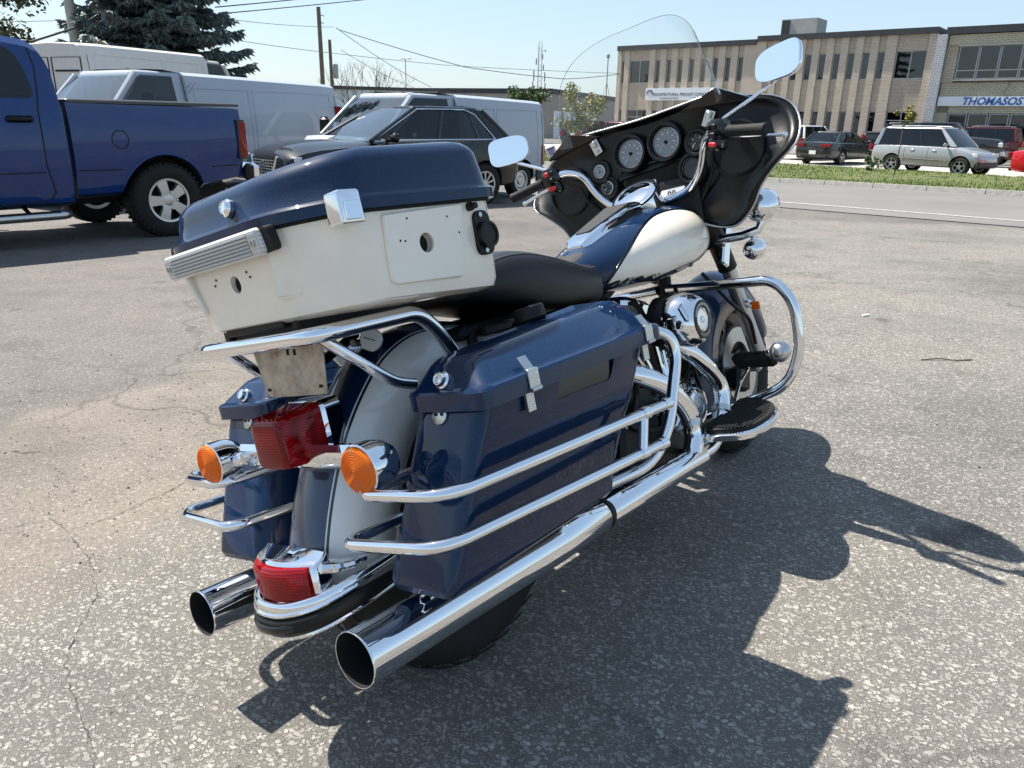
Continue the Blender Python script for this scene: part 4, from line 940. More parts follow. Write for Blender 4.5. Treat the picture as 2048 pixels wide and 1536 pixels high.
# handlebar
HB = [(1.33, .045, .985), (1.335, .15, 1.0), (1.322, .205, 1.06), (1.305, .235, 1.135), (1.265, .275, 1.158), (1.225, .35, 1.140), (1.19, .475, 1.113)]
hb = part('handlebar', tube(fillet([(x, -y, z) for x, y, z in reversed(HB)]+HB, [0]+[.04]*12+[0], 5), .0127, 14), 'chrome')
for s in (-1, 1):
    g0, g1 = V((1.224, s*.352, 1.139)), V((1.188, s*.482, 1.1115)); gd = (g1-g0).normalized()
    gp = obj('grip', lathe([(.016, 0), (.0185, .003), (.0185, .008), (.0168, .012), (.0168, .125), (.0178, .128), (.0178, .134), (.014, .137)], g0, gd, 20), 'rubber', hb)
    up = V((0, 0, 1)); yb = (up-gd*up.dot(gd)).normalized(); xb = gd
    bm_ = basis(g0-gd*.033, xb, yb)
    sh = obj('switch_housing', xf(join(box((0, .006, 0), (.066, .062, .054), None, .014), box((-.002, -.036, .003), (.050, .038, .046), None, .008)), bm_), 'black_gloss', hb, 40)
    back = -1 if (bm_.to_3x3() @ V((0, 0, 1))).x > 0 else 1
    for (bx_, by_, w, h, mt_) in ((.004, .016, .018, .016, 'red_plastic' if s > 0 else 'black_plastic'), (-.017, .014, .013, .016, 'black_plastic'), (-.002, -.008, .026, .014, 'black_plastic'), (.000, -.036, .028, .014, 'red_plastic')):
        obj('switch_button', xf(box((bx_, by_, back*.030), (w, h, .010), None, .003), bm_), mt_, sh)
    lv0 = g0+V((.035, -s*.03, -.006)); lev = obj('lever', tube(smoothcurve([lv0, lv0+V((.022, s*.04, -.012)), lv0+V((.015, s*.11, -.028)), lv0+V((.020, s*.175, -.042))], 5), .0085, 12, flat=.6), 'chrome', hb)
    e = lv0+V((.020, s*.175, -.042)); obj('lever_ball', lathe([(.009*sin(pi*k/8), -.009*cos(pi*k/8)) for k in range(9)], e, (0, 1, 0), 14), 'chrome', lev)
    obj('lever_perch', tube([g0-gd*.01, lv0], .013, 10), 'black_gloss', hb)
    obj('cable', tube(smoothcurve([g0-gd*.05+V((.01, 0, -.02)), (1.30, s*.26, 1.10), (1.325, s*.235, 1.03), (1.36, s*.17, .96)], 6), .0055, 8), 'black_plastic', hb)
    # mirrors
    mr = empty('mirror_pivot') if False else None
    mc = V((1.262, s*.512, 1.292)); fwd = V((-1, -s*.34, .04 if s > 0 else .26)).normalized()
    mmx = basis(mc, V((0, 0, 1)).cross(fwd), V((0, 0, 1))-fwd*fwd.z)
    mo = [(x*.092*(1.0 if x*s*-1 < 0 else 1.0), y*.050) for x, y in [(cos(2*pi*k/40), sin(2*pi*k/40)) for k in range(40)]]
    mo = []
    for k in range(44):
        t = 2*pi*k/44; ct, st_ = cos(t), sin(t)
        mo.append((.080*abs(ct)**(2/3.4)*(1 if ct > 0 else -1), (.050+.006*ct*(1 if s < 0 else -1)*1)*abs(st_)**(2/3.4)*(1 if st_ > 0 else -1)))
    mi = part('mirror', loft([[mmx @ V((x*k, y*k, z)) for x, y in mo] for k, z in ((.55, -.024), (.85, -.019), (.97, -.010), (1.0, .0), (1.0, .003), (.985, .0045))]), 'chrome', 50)
    obj('mirror_glass', loft([[mmx @ V((x*k, y*k, z)) for x, y in mo] for k, z in ((.975, .002), (.97, .0052))]), 'mirror_glass', mi)
    obj('mirror_stem', tube(fillet([g0-gd*.03+V((.005, 0, .02)), g0-gd*.015+V((.012, s*.0, .038)), mc+V((.012, -s*.02, -.050)), mc+V((.018, -s*.005, -.02))], .03, 6), .0055, 10), 'chrome', mi)
# fork and front fender
for s in (-1, 1):
    top, mid, low = V((1.40, s*.135, 1.0)), V((1.555, s*.140, .70)), V((1.70, s*.142, .36))
    fk = part('fork_leg', tube([mid-V((.02, 0, -.04)), mid, low], [.026, .026, .029], 18), 'alloy')
    obj('fork_cover', tube([top, top.lerp(mid, .95)], .034, 18), 'black_plastic', fk)
    obj('fork_tube', tube([top.lerp(mid, .9), mid.lerp(low, .2)], .0235, 16), 'chrome', fk)
    obj('axle_boss', lathe([(.030, -.03), (.030, .02), (.022, .03)], (FX, s*.125, .335), (0, s, 0), 20), 'alloy', fk)
    if s < 0: obj('brake_line', tube(smoothcurve([(1.42, -.10, .72), (1.47, -.165, .60), (1.58, -.175, .52), (1.63, -.165, .42)], 6), .0065, 8), 'black_plastic', fk)
    obj('caliper', box((1.575, s*.105, .30), (.10, .05, .09), Matrix.Rotation(rad(20), 3, 'Y'), .012), 'black_metal', fk)
    nc = obj('cowbell', box((1.50, s*.165, .80), (.05, .02, .16), Matrix.Rotation(rad(28), 3, 'Y'), .006), 'chrome', fk)
ffc = [V((FX+.372*sin(a), 0, RW+.372*cos(a))) for a in [rad(-112+4*k) for k in range(48)]]
ff = part('front_fender', shell(fender_rings(ffc, .086, .16, 1., 0., (FX, 0, RW))), 'navy', 60)
so = ff.modifiers.new('thick', 'SOLIDIFY'); so.thickness = .003; so.offset = -1
for s in (-1, 1):
    fl = part('front_marker', box((1.585, -.205*-s, .565), (.008, .030, .028), None, .003), 'amber_lens')
    obj('marker_rail', join(tube([(1.59, s*.19, .575), (1.68, s*.10, .60)], .006, 8), tube([(1.59, s*.19, .556), (1.68, s*.10, .58)], .006, 8)), 'chrome', fl)
    # auxiliary lamps
    al = part('auxiliary_lamp', lathe([(.012, -.055), (.034, -.048), (.050, -.02), (.056, .012), (.056, .035), (.050, .042), (0, .044)], (1.50, s*.305, .905), (1, 0, 0), 32), 'chrome', 50)
    obj('lamp_arm', tube([(1.50, s*.305, .855), (1.49, s*.295, .83), (1.48, s*.24, .82), (1.46, s*.14, .82)], [.016]*4, 12), 'chrome', al)
    tsf = part('front_turn_signal', lathe([(.010, -.045), (.026, -.038), (.036, -.012), (.038, .012), (.034, .02), (0, .022)], (1.495, s*.268, .768), (1, 0, 0), 28), 'chrome', 50)
    obj('signal_stem', tube([(1.495, s*.268, .80), (1.49, s*.275, .832)], .009, 10), 'chrome', tsf)
    obj('lens', lathe([(.033, .020), (.02, .027), (0, .029)], (1.495, s*.268, .768), (1, 0, 0), 24), 'amber_lens', tsf)
part('horn', lathe([(.045, -.02), (.048, 0), (.048, .012), (.02, .02), (0, .022)], (1.34, -.10, .80), (.2, -1, -.1), 28), 'black_gloss')
part('radiator_cooler', box((1.30, 0, .46), (.04, .22, .16), None, .01), 'black_metal')

# ---------------- vehicles (local x forward, y left, z up, origin under the rear axle) ----------------
lens('tail_red', (.20, .004, .006), (.11, .002, .004), 20, 'none')
plain('head_clear', (.55, .57, .60), .15, coat=1.)
plain('bed_cover', (.05, .052, .055), .35, bmp=.2, bscale=200)
plain('interior', (.035, .035, .036), .8)
plain('mesh_grey', (.32, .32, .31), .6)
plain('liner', (.012, .011, .010), .9)
plain('cladding', (.030, .030, .032), .6, bmp=.15)
plain('dust_brown', (.30, .25, .21), .8, var=.3, scale=5)
def patch(a, b, c, d, n=4, m=4, bulge=(0, 0, 0)):          # a-b bottom edge, d-c top edge
    a, b, c, d = V(a), V(b), V(c), V(d); bl = V(bulge); rows = []
    for j in range(m+1):
        t = j/m; rows.append([(a.lerp(b, i/n)).lerp(d.lerp(c, i/n), t)+bl*(4*(i/n)*(1-i/n)*.6+4*t*(1-t)*.4) for i in range(n+1)])
    return loft(rows, False, False, False)
WH = {}
def carwheel(style, parent, x, y, r, w=.22, mat='alloy', rimk=.62):
    s = -1 if y < 0 else 1
    key = (style, r, w, mat, s)
    if key not in WH:
        rr = r*rimk; t = w/2; d = {}
        prof = [(rr, -t*.85), (rr+.03, -t), (r-.05, -t*1.0), (r-.015, -t*.86), (r, -t*.6), (r, t*.6), (r-.015, t*.86), (r-.05, t), (rr+.03, t), (rr, t*.85)]
        tv = torus_prof(prof, (0, 0, 0), (0, 1, 0), 40)
        if style == 'truck':
            m = MB(); m.add(tv)
            for k in range(40):
                a = 2*pi*k/40
                for q in (-.86, .86): m.add(xf(box((0, q*t*1.0, 0), (.022, .035, .022)), Matrix.Rotation(a, 4, 'Y') @ Matrix.Translation((0, 0, r-.012))))
            tv = m.get()
        rim = torus_prof([(rr+.004, s*t*.86), (rr+.004, s*t*.92), (rr-.02, s*t*.90), (rr-.03, s*t*.55), (rr-.04, -s*t*.8), (rr, -s*t*.8)], (0, 0, 0), (0, 1, 0), 40)
        dish = lathe([(rr-.01, s*t*.05), (rr-.02, s*t*.1), (0, s*t*.1)], (0, 0, 0), (0, 1, 0), 32)
        sp = []
        n = 5 if style in ('truck', 'star') else 10 if style == 'multi' else 0
        for k in range(n):
            a = 2*pi*k/n+(.3 if style == 'truck' else 0)
            w0, w1 = ((.055, .075) if style == 'truck' else (.03, .022) if style == 'star' else (.016, .022))
            q = loft([[V((sx*wd, s*(t*.72+dy+o*.03), rad_)) for sx, dy in ((-1, -.02), (-.8, .012), (.8, .012), (1, -.02))] for rad_, wd, o in ((.04, w0, .0), (rr*.5, (w0+w1)/2.2, .15), (rr-.015, w1, .1))])
            sp.append(xf(q, Matrix.Rotation(a, 4, 'Y')))
        hub = lathe([(.075, s*t*.55), (.072, s*t*.80), (.03, s*t*.86), (0, s*t*.86)] if n else [(rr-.02, s*t*.6), (rr*.75, s*t*.72), (rr*.45, s*t*.62), (.07, s*t*.8), (0, s*t*.82)], (0, 0, 0), (0, 1, 0), 28)
        nuts = join(*[lathe([(.013, 0), (.011, .022), (0, .024)], (sin(2*pi*k/5+.93)*.095, s*(t*.78), cos(2*pi*k/5+.93)*.095), (0, s, 0), 8) for k in range(5)])
        WH[key] = dict(tyre=tv, rim=rim, dish=dish, spokes=sp, hub=hub, nuts=nuts, me={})
    d = WH[key]
    def mk(nm, k, vf, mt, par, sh=40):
        if k not in d['me']:
            o = obj(nm, vf, mt, par, sh); d['me'][k] = o.data
        else:
            o = bpy.data.objects.new(nm, d['me'][k]); C.objects.link(o); o.parent = par
        return o
    ty = mk('wheel', 't', d['tyre'], 'tyre', parent); ty.location = (x, y, r)
    mk('rim', 'r', d['rim'], mat, ty); mk('wheel_dish', 'd', d['dish'], 'liner', ty)
    for i, q in enumerate(d['spokes']): mk('spoke', 's%d' % i, q, mat, ty, 30)
    mk('hub_cap', 'h', d['hub'], mat, ty)
    if style == 'truck': mk('wheel_nut', 'n', d['nuts'], 'steel', ty)
    return ty
def sect(x, zb, zt_, w, tuck=.93, crown=.015, top=.90, bulge=.5):
    h = zt_-zb
    P = [(0, zb), (w*.80, zb), (w*tuck, zb+.05), (w*.985, zb+h*.30), (w, zb+h*bulge), (w*.992, zb+h*.78), (w*.965, zt_-.045), (w*top, zt_-.006), (w*.55, zt_+crown*.7), (0, zt_+crown)]
    return [V((x, y, z)) for y, z in P]+[V((x, -y, z)) for y, z in reversed(P[1:-1])]
def arches(o, axles, r, w, depth=.30):
    for x in axles:
        for s in (-1, 1):
            cut(o, lathe([(r, 0), (r, depth)], (x, s*(w+.06), r*.86), (0, -s, 0), 36))
    o.data.materials.append(M['liner'])
    for p in o.data.polygons:
        for x in axles:
            c = p.center; d = sqrt((c.x-x)**2+(c.z-r*.86)**2)
            if d < r+.004 and c.z > .12 and (abs(p.normal.y) < .35 or abs(c.y) < w-depth+.10): p.material_index = 1
def seam(par, pts, r=.004): return obj('seam', tube(pts, r, 5), 'liner', par, 180)
def on_side(tree, x, z, s, off=.001):
    h = tree.ray_cast(V((x, s*1.6, z)), V((0, -s, 0)))
    return h[0]+V((0, s*off, 0)) if h[0] else None
def seamline(par, tree, pts, s, r=.005):
    q = [on_side(tree, x, z, s) for x, z in pts]; q = [p for p in q if p]
    if len(q) > 1: seam(par, q, r)
def dens(pts, n=8):
    out = []
    for (a, b), (c, d) in zip(pts, pts[1:]):
        for k in range(n): out.append((a+(c-a)*k/n, b+(d-b)*k/n))
    return out+[pts[-1]]
def placev(name, org, ang, label, cat, group=None):
    return empty(name, org, (0, 0, rad(ang)), label, cat, group)

def car(name, label, cat, org, ang, mat, S, wb, w, hgt, belt, front, rear, gh, wins, wr=.33, style='multi', glassm='car_glass_tint', detail=True, group=None, rails=False, clad=False, wheelmat='alloy', plate_=False, lampf=None, lampr=None, topk=.90):
    """S stations (x,zb,zt,halfwidth); gh=(xb0,xb1,xr0,xr1,wbelt,wroof); wins: list of (kind, x_bottom0, x_bottom1, x_top0, x_top1)"""
    t = placev(name, org, ang, label, cat, group)
    body = obj('body', loft([sect(*s[:4], **(s[4] if len(s) > 4 else {})) for s in S]), mat, t, 28)
    arches(body, (0, wb), wr+.055, w)
    tree = bvh(body)
    for x in (0, wb):
        for s in (-1, 1): carwheel(style, t, x, s*(w-.125), wr, .21, wheelmat)
    xb0, xb1, xr0, xr1, wbt, wrf = gh
    zr = hgt
    # roof with crown
    ro = rpoly([(xr1, -wrf*.90, .10), (xr1, wrf*.90, .10), (xr0, wrf*.92, .10), (xr0, -wrf*.92, .10)], 5)
    def rr_(k, z): return [V((x, y, z)) for x, y in (inset(ro, k) if k else ro)]
    obj('roof', loft([rr_(-.012, zr-.075), rr_(-.004, zr-.045), rr_(.02, zr-.022), rr_(.12, zr-.006), rr_(.30, zr)]), mat, t, 40)
    zt_ = zr-.06
    for s in (-1, 1):
        B = lambda x, k=0.: V((x, s*(wbt+k), belt)); R = lambda x, k=0.: V((x, s*(wrf+k), zt_))
        for kind, b0, b1, t0, t1 in wins:
            if kind == 'g': obj('side_window', patch(B(b0), B(b1), R(t1), R(t0), 4, 4, (0, s*.018, 0)), glassm, t, 180)
            else: obj('pillar', patch(B(b0, .003), B(b1, .003), R(t1, .003), R(t0, .003), 4, 4, (0, s*.018, 0)), mat if kind == 'p' else 'black_gloss', t, 180)
        obj('windscreen_pillar', tube([B(xb1, -.01), R(xr1, -.01)], .038, 8), mat, t); obj('rear_pillar', tube([B(xb0, -.01), R(xr0, -.01)], .05, 8), mat, t)
        obj('belt_trim', tube([B(xb0+.05, .006), B(xb1-.05, .006)], .012, 6), 'black_gloss' if not detail else 'chrome', t)
        mx = xb1-.28
        mo_ = obj('door_mirror', xf(box((0, 0, 0), (.13, .21, .14), None, .05), Matrix.Translation((mx, s*(w+.12), belt+.06))), mat, t, 60)
        obj('mirror_arm', tube([(mx, s*(wbt), belt+.01), (mx, s*(w+.08), belt+.03)], .03, 8), 'black_plastic', mo_)
        for k, (hx) in enumerate([q for q in (wb*.30, wb*.62)]):
            p = on_side(tree, hx, belt-.14, s, .018)
            if p: obj('door_handle', xf(box((0, 0, 0), (.17, .03, .03), None, .01), Matrix.Translation(p)), mat, t, 60)
        for x in (wb*.18, wb*.53, wb*.92):
            seamline(t, tree, dens([(x, belt-.06), (x, .30)], 8), s)
        if clad: obj('cladding', loft([[V((x, s*(w*kk), z)) for kk, z in ((.93, .20), (1.005, .24), (1.008, .34), (.99, .36))] for x in (wr+.10, wb*.5, wb-wr-.10)]), 'cladding', t)
        if rails: obj('roof_rail', tube([(xr0+.15, s*wrf*.86, zr-.02), (xr0+.25, s*wrf*.87, zr+.035), (xr1-.35, s*wrf*.87, zr+.035), (xr1-.2, s*wrf*.86, zr-.02)], .018, 8), 'alloy', t)
        for nm, L_, mt in (('headlight', lampf, 'head_clear'), ('tail_light', lampr, 'tail_red')):
            if L_:
                x, y0, y1, z0, z1, dx = L_
                obj(nm, loft([[V((xx, s*y, z)) for y, z in ((y0, z0), (y1, z0+(z1-z0)*.2), (y1, z1), (y0, z1-(z1-z0)*.1))] for xx in (x-dx, x)]), mt, t, 40, bevel=.012)
    obj('windscreen', patch((xb1, -wbt*.97, belt), (xb1, wbt*.97, belt), (xr1, wrf*.95, zt_), (xr1, -wrf*.95, zt_), 8, 4, (.07, 0, 0)), 'car_glass_front' if detail else glassm, t, 180)
    obj('rear_window', patch((xb0, wbt*.95, belt), (xb0, -wbt*.95, belt), (xr0, -wrf*.93, zt_), (xr0, wrf*.93, zt_), 6, 4, (-.05, 0, 0)), glassm, t, 180)
    for x in (wb*.45, wb*.16) if detail else (wb*.45,):
        for y in (-.38, .38):
            obj('seat', join(box((x, y, belt-.15), (.14, .46, .70), Matrix.Rotation(rad(-12), 3, 'Y'), .05), box((x-.09, y, belt+.28), (.09, .24, .18), None, .04)), 'interior', t, 60)
    return t, body, tree
# --- dark crossover behind the truck
t, b, tr = car('crossover', 'black crossover with chrome grille parked between the blue pickup and a white van', 'car', (-1.12, 14.35, zt(14)), 222, 'car_black',
    [(-.86, .42, .78, .70), (-.84, .36, .95, .80), (-.70, .30, 1.06, .88), (-.2, .28, 1.10, .915), (.6, .27, 1.08, .92), (1.6, .27, 1.06, .92), (2.10, .27, 1.045, .915, dict(crown=.03)), (2.45, .28, 1.03, .905, dict(crown=.05, top=.80)), (2.8, .28, 1.01, .895, dict(crown=.06, top=.76)), (3.1, .29, .985, .88, dict(crown=.06, top=.75)), (3.33, .30, .945, .85, dict(crown=.055, top=.76)), (3.48, .31, .895, .80, dict(crown=.045, top=.80)), (3.57, .34, .84, .73, dict(crown=.025, top=.84)), (3.61, .40, .78, .64, dict(crown=.01))],
    2.70, .915, 1.62, 1.065, 0, 0, (-.64, 2.22, -.10, 1.28, .80, .62),
    [('g', -.26, .05, .08, .18), ('k', .05, .13, .18, .24), ('g', .13, .92, .24, .70), ('k', .92, 1.0, .70, .78), ('g', 1.0, 1.95, .78, 1.22), ('p', -.64, -.26, -.10, .08), ('p', 1.95, 2.22, 1.22, 1.28)], .35, 'multi', 'car_glass', True, None, False, True, 'alloy', False,
    (3.50, .50, .81, .72, .85, .25), (-.78, .55, .86, .80, 1.0, .12))
gr = obj('grille', loft([[V((x, y, z)) for y, z in rpoly([(-.36, .54, .06), (.36, .54, .06), (.42, .82, .04), (-.42, .82, .04)], 3)] for x in (3.45, 3.615)]), 'black_gloss', t)
m = MB()
for k in range(9): m.add(tube([(3.622, -.36+.09*k, .55), (3.622, -.36+.09*k, .81)], .006, 5))
for k in range(6): m.add(tube([(3.622, -.38, .57+.042*k), (3.622, .38, .57+.042*k)], .006, 5))
obj('grille_mesh', m.get(), 'steel', gr)
obj('grille_trim', tube([(3.60, -.43, .84), (3.635, -.30, .57), (3.64, 0, .54), (3.635, .30, .57), (3.60, .43, .84)], .026, 8, fil=.08), 'chrome', gr)
obj('badge', torus_prof([(.062, 0), (.062, .02), (.048, .02), (.048, 0)], (3.625, 0, .71), (1, 0, 0), 24), 'chrome', gr)
obj('badge_bar', box((3.64, 0, .71), (.015, .15, .028)), 'chrome', gr)
for s in (-1, 1):
    obj('window_trim', tube([(-.28, s*.815, 1.09), (1.95, s*.815, 1.085), (2.14, s*.80, 1.10), (1.25, s*.645, 1.555), (.3, s*.648, 1.565), (.08, s*.665, 1.49), (-.28, s*.815, 1.09)], .011, 6), 'chrome', t)
# --- white low van behind it
def van(name, label, org, ang, mat, L_, wb, w, hgt, hoodx, hoodz, wsb, wst, doorw, wr, rearx, roofdrop=.0, glassd='car_glass', hubs='steel_', slope=.06, tailz=(.62, .98)):
    t = placev(name, org, ang, label, 'van')
    wr_top = w*.86
    def vs(x, zb, zt_, ww, tk): return [V((x, y, z)) for y, z in ((0, zb), (ww*.82, zb), (ww*.95, zb+.07), (ww*.995, zb+.3), (ww, zb+.6), (ww*.985, zb+(zt_-zb)*.62), (ww*(1-(1-tk)*.65), zt_-.18), (ww*tk, zt_-.06), (ww*(tk-.09), zt_-.012), (0, zt_+.015))]+[V((x, -y, z)) for y, z in reversed(((ww*.82, zb), (ww*.95, zb+.07), (ww*.995, zb+.3), (ww, zb+.6), (ww*.985, zb+(zt_-zb)*.62), (ww*(1-(1-tk)*.65), zt_-.18), (ww*tk, zt_-.06), (ww*(tk-.09), zt_-.012)))]
    cargo = obj('cargo_body', loft([vs(rearx, .42, hgt-.03-roofdrop, w*.95, .86), vs(rearx+.05, .34, hgt-.01-roofdrop, w*.99, .875), vs(rearx+.4, .30, hgt-roofdrop*.9, w, .88), vs(doorw[0]*.5, .28, hgt-roofdrop*.3, w, .88), vs(doorw[0], .28, hgt, w, .88)]), mat, t, 30)
    arches(cargo, (0,), wr+.07, w)
    nose = obj('front_body', loft([sect(doorw[0]-.0, .28, wsb[1], w, top=.93), sect(doorw[1], .28, wsb[1], w, top=.93), sect(wsb[0], .28, wsb[1]-.01, w*.985, top=.92), sect(hoodx-.25, .30, hoodz+.03, w*.95), sect(hoodx-.06, .33, hoodz-.12, w*.88), sect(hoodx, .42, hoodz-.35, w*.75)]), mat, t, 30)
    arches(nose, (wb,), wr+.07, w)
    wbt, wrf = w*.925, w*.80
    rf = rpoly([(wst[0], -wrf*.92, .12), (wst[0], wrf*.92, .12), (doorw[0]-.02, wrf*.99, .02), (doorw[0]-.02, -wrf*.99, .02)], 5)
    obj('cab_roof', loft([[V((x, y, z)) for x, y in inset(rf, k)] for k, z in ((-.015, wst[1]-.10), (-.005, wst[1]-.05), (.03, wst[1]-.02), (.2, wst[1]), (.3, wst[1]+.012))]), mat, t, 40)
    zt_ = wst[1]-.08
    for s in (-1, 1):
        B = lambda x, k=0.: V((x, s*(wbt+k), wsb[1])); R = lambda x, k=0.: V((x, s*(wrf+k), zt_))
        x0, x1 = doorw
        obj('door_window', patch(B(x0+.14), B(wsb[0]-.22), R(wst[0]-.08), R(x0+.16), 4, 4, (0, s*.02, 0)), glassd, t, 180)
        obj('door_frame', patch(B(x0-.01, .004), B(x0+.14, .004), R(x0+.16, .004), R(x0-.01, .004), 3, 4, (0, s*.02, 0)), mat, t, 180)
        obj('windscreen_pillar', tube([B(wsb[0]-.04, -.01), R(wst[0], -.01)], .05, 8), mat, t)
        obj('door_seam', tube([V((x0, s*(w*1.001), .40)), V((x0, s*w*1.001, wsb[1]-.1)), R(x0, .02)], .007, 5), 'liner', t)
        mr_ = obj('door_mirror', box((wsb[0]-.30, s*(w+.17), wsb[1]+.16), (.14, .20, .30), None, .05), 'black_plastic', t)
        obj('mirror_arm', tube([(wsb[0]-.30, s*wbt, wsb[1]+.03), (wsb[0]-.30, s*(w+.14), wsb[1]+.06)], .025, 8), 'black_plastic', mr_)
        obj('door_handle', box((x0+.17, s*(w+.012), wsb[1]-.15), (.16, .03, .04), None, .01), 'black_plastic', t)
        obj('tail_light', loft([[V((x, s*y, z)) for x, y in ((rearx-.012, w*.78), (rearx-.008, w*.965), (rearx+.13, w*1.004), (rearx+.13, w*.9))] for z in tailz]), 'tail_red', t)
        obj('headlight', box((hoodx-.12, s*w*.72, hoodz-.22), (.16, .34, .20), None, .04), 'head_clear', t)
        carwheel('steel', t, 0, s*(w-.13), wr, .21, 'alloy', .58); carwheel('steel', t, wb, s*(w-.13), wr, .21, 'alloy', .58)
        obj('seat', join(box((x0+.45, s*.42, wsb[1]-.1), (.16, .5, .8), Matrix.Rotation(rad(-10), 3, 'Y'), .05), box((x0+.36, s*.42, wsb[1]+.36), (.1, .26, .2), None, .04)), 'interior', t, 60)
        tr_ = bvh(cargo)
        for xx in (rearx+.10,): seamline(t, tr_, dens([(xx, .5), (xx, hgt-.25)], 10), s, .006)
        pz0, pz1 = hgt*.36, hgt-.24
        for a0, a1 in ((rearx+.25, doorw[0]*.42), (doorw[0]*.46, doorw[0]-.12)):
            ring_ = dens([(a0, pz0), (a0, pz1), (a1, pz1), (a1, pz0), (a0, pz0)], 8)
            q_ = [on_side(tr_, x, z, s) for x, z in ring_]; q_ = [p for p in q_ if p]
            if len(q_) > 1: obj('panel_crease', tube(q_, .008, 5), mat, t, 180)
    obj('windscreen', patch((wsb[0], -wbt*.97, wsb[1]), (wsb[0], wbt*.97, wsb[1]), (wst[0], wrf*.95, zt_), (wst[0], -wrf*.95, zt_), 8, 4, (.08, 0, 0)), 'car_glass_front', t, 180)
    obj('bumper', box((rearx-.04, 0, .45), (.14, w*1.9, .20), None, .04), 'black_plastic', t)
    obj('dashboard', box((wsb[0]-.35, 0, wsb[1]-.06), (.5, w*1.7, .12), None, .04), 'interior', t)
    return t
v1 = van('cargo_van', 'low white cargo van with steel wheels parked behind the black crossover', (-.56, 16.13, zt(16)), 230, 'van_white', 4.7, 2.95, .90, 1.88, 4.05, 1.12, (3.50, 1.15), (2.75, 1.87), (1.75, 3.2), .33, -.72, .05)
obj('lower_cladding', loft([[V((x, y, z)) for y, z in ((.86, .30), (.906, .33), (.908, .55), (.89, .57))] for x in (-.68, -.45)]), 'cladding', v1)
v2 = van('cargo_van', 'long bluish-white full-size cargo van with mesh bulkhead parked behind the blue pickup', (-4.80, 15.05, zt(15)), 237.5, 'van_white', 5.7, 3.43, .99, 2.06, 4.35, 1.28, (3.62, 1.27), (2.92, 2.06), (2.15, 3.3), .36, -1.12, .04, tailz=(1.10, 1.62))
m = MB()
for k in range(16):
    for s in (-1, 1): m.add(tube([(2.12, -.75+.1*k-.35*s, 1.3), (2.12, -.75+.1*k+.35*s, 1.9)], .008, 4))
obj('bulkhead_mesh', m.get(), 'mesh_grey', v2)
v3 = van('high_roof_van', 'dirty cream high-roof van with double rear doors standing under the spruce', (-9.0, 17.4, zt(17)), 68, 'van_cream', 5.5, 3.4, 1.0, 2.80, 4.4, 1.3, (3.7, 1.3), (3.0, 2.7), (2.3, 3.4), .36, -1.0, .02, slope=.05)
for y in (-.45, .45):
    q = [(-1.012, y-.40, .6), (-1.006, y-.40, 2.5), (-1.006, y+.40, 2.5), (-1.012, y+.40, .6), (-1.012, y-.40, .6)]
    obj('rear_door_seam', tube(q, .012, 5), 'liner', v3)
    obj('door_recess', box((-1.008, y, 2.25), (.02, .66, .035), None, .006), 'liner', v3)
# --- blue pickup
pk = placev('pickup_truck', (-4.574, 9.141, zt(9)), 232.3, 'bright blue crew-cab pickup with covered bed and five-spoke alloy wheels', 'truck')
W_ = 1.0
bed = obj('bed', loft([sect(-1.02, .74, 1.33, .90, top=.955, crown=-.0), sect(-.985, .62, 1.365, .975, top=.962, crown=0), sect(-.90, .56, 1.375, .995, top=.965, crown=0), sect(-.45, .50, 1.38, 1.0, top=.965, crown=0), sect(.40, .47, 1.385, 1.0, top=.965, crown=0), sect(.925, .46, 1.39, 1.0, top=.965, crown=0)]), 'truck_blue', pk, 28)
arches(bed, (0,), .475, W_, .34)
tb_ = bvh(bed)
for s in (-1, 1):
    fl = []
    for k in range(25):
        a = rad(-14+208*k/24); p = on_side(tb_, cos(a)*.482, .408+sin(a)*.482, s, .0)
        if p and p.z > .45: fl.append(p)
    if len(fl) > 3: obj('arch_lip', tube(fl, .016, 8), 'truck_blue', pk, 180)
    seamline(pk, tb_, dens([(.46, .742), (.90, .748)], 6), s, .006); seamline(pk, tb_, dens([(-.56, .742), (-.90, .748)], 6), s, .006)
    obj('tail_light', loft([[V((x, s*y, z)) for x, y in ((-1.035, .86), (-1.035, .985), (-.965, 1.012), (-.925, 1.010), (-.93, .88))] for z in (.83, .86, 1.20, 1.225)]), 'tail_red', pk, 40, bevel=.01)
    obj('lamp_surround', loft([[V((x, s*y, z)) for x, y in ((-1.02, .84), (-1.02, .98), (-.95, 1.006), (-.905, 1.006), (-.92, .86))] for z in (.815, 1.245)]), 'black_gloss', pk, 40)
if True:
    q = [on_side(tb_, .45+.085*cos(2*pi*k/28), 1.04+.088*sin(2*pi*k/28), 1, .0005) for k in range(28)]
    obj('fuel_door', tube(q, .005, 5, closed=True), 'liner', pk)
    obj('fuel_flap', lathe([(.082, -.01), (.082, .0), (.0, .002)], on_side(tb_, .45, 1.04, 1, .0), (0, 1, .02), 28), 'truck_blue', pk)
obj('bed_cover', loft([[V((x, y, z)) for x, y in inset(rpoly([(.91, -.955, .03), (-.995, -.955, .03), (-.995, .955, .03), (.91, .955, .03)], 3), k)] for k, z in ((0, 1.386), (0, 1.412), (.02, 1.425))]), 'bed_cover', pk, 40)
obj('rear_bumper', box((-1.13, 0, .66), (.22, 1.90, .20), None, .05), 'chrome', pk, 40)
obj('bumper_end', box((-1.06, .93, .66), (.12, .10, .20), None, .03), 'black_plastic', pk, 40)
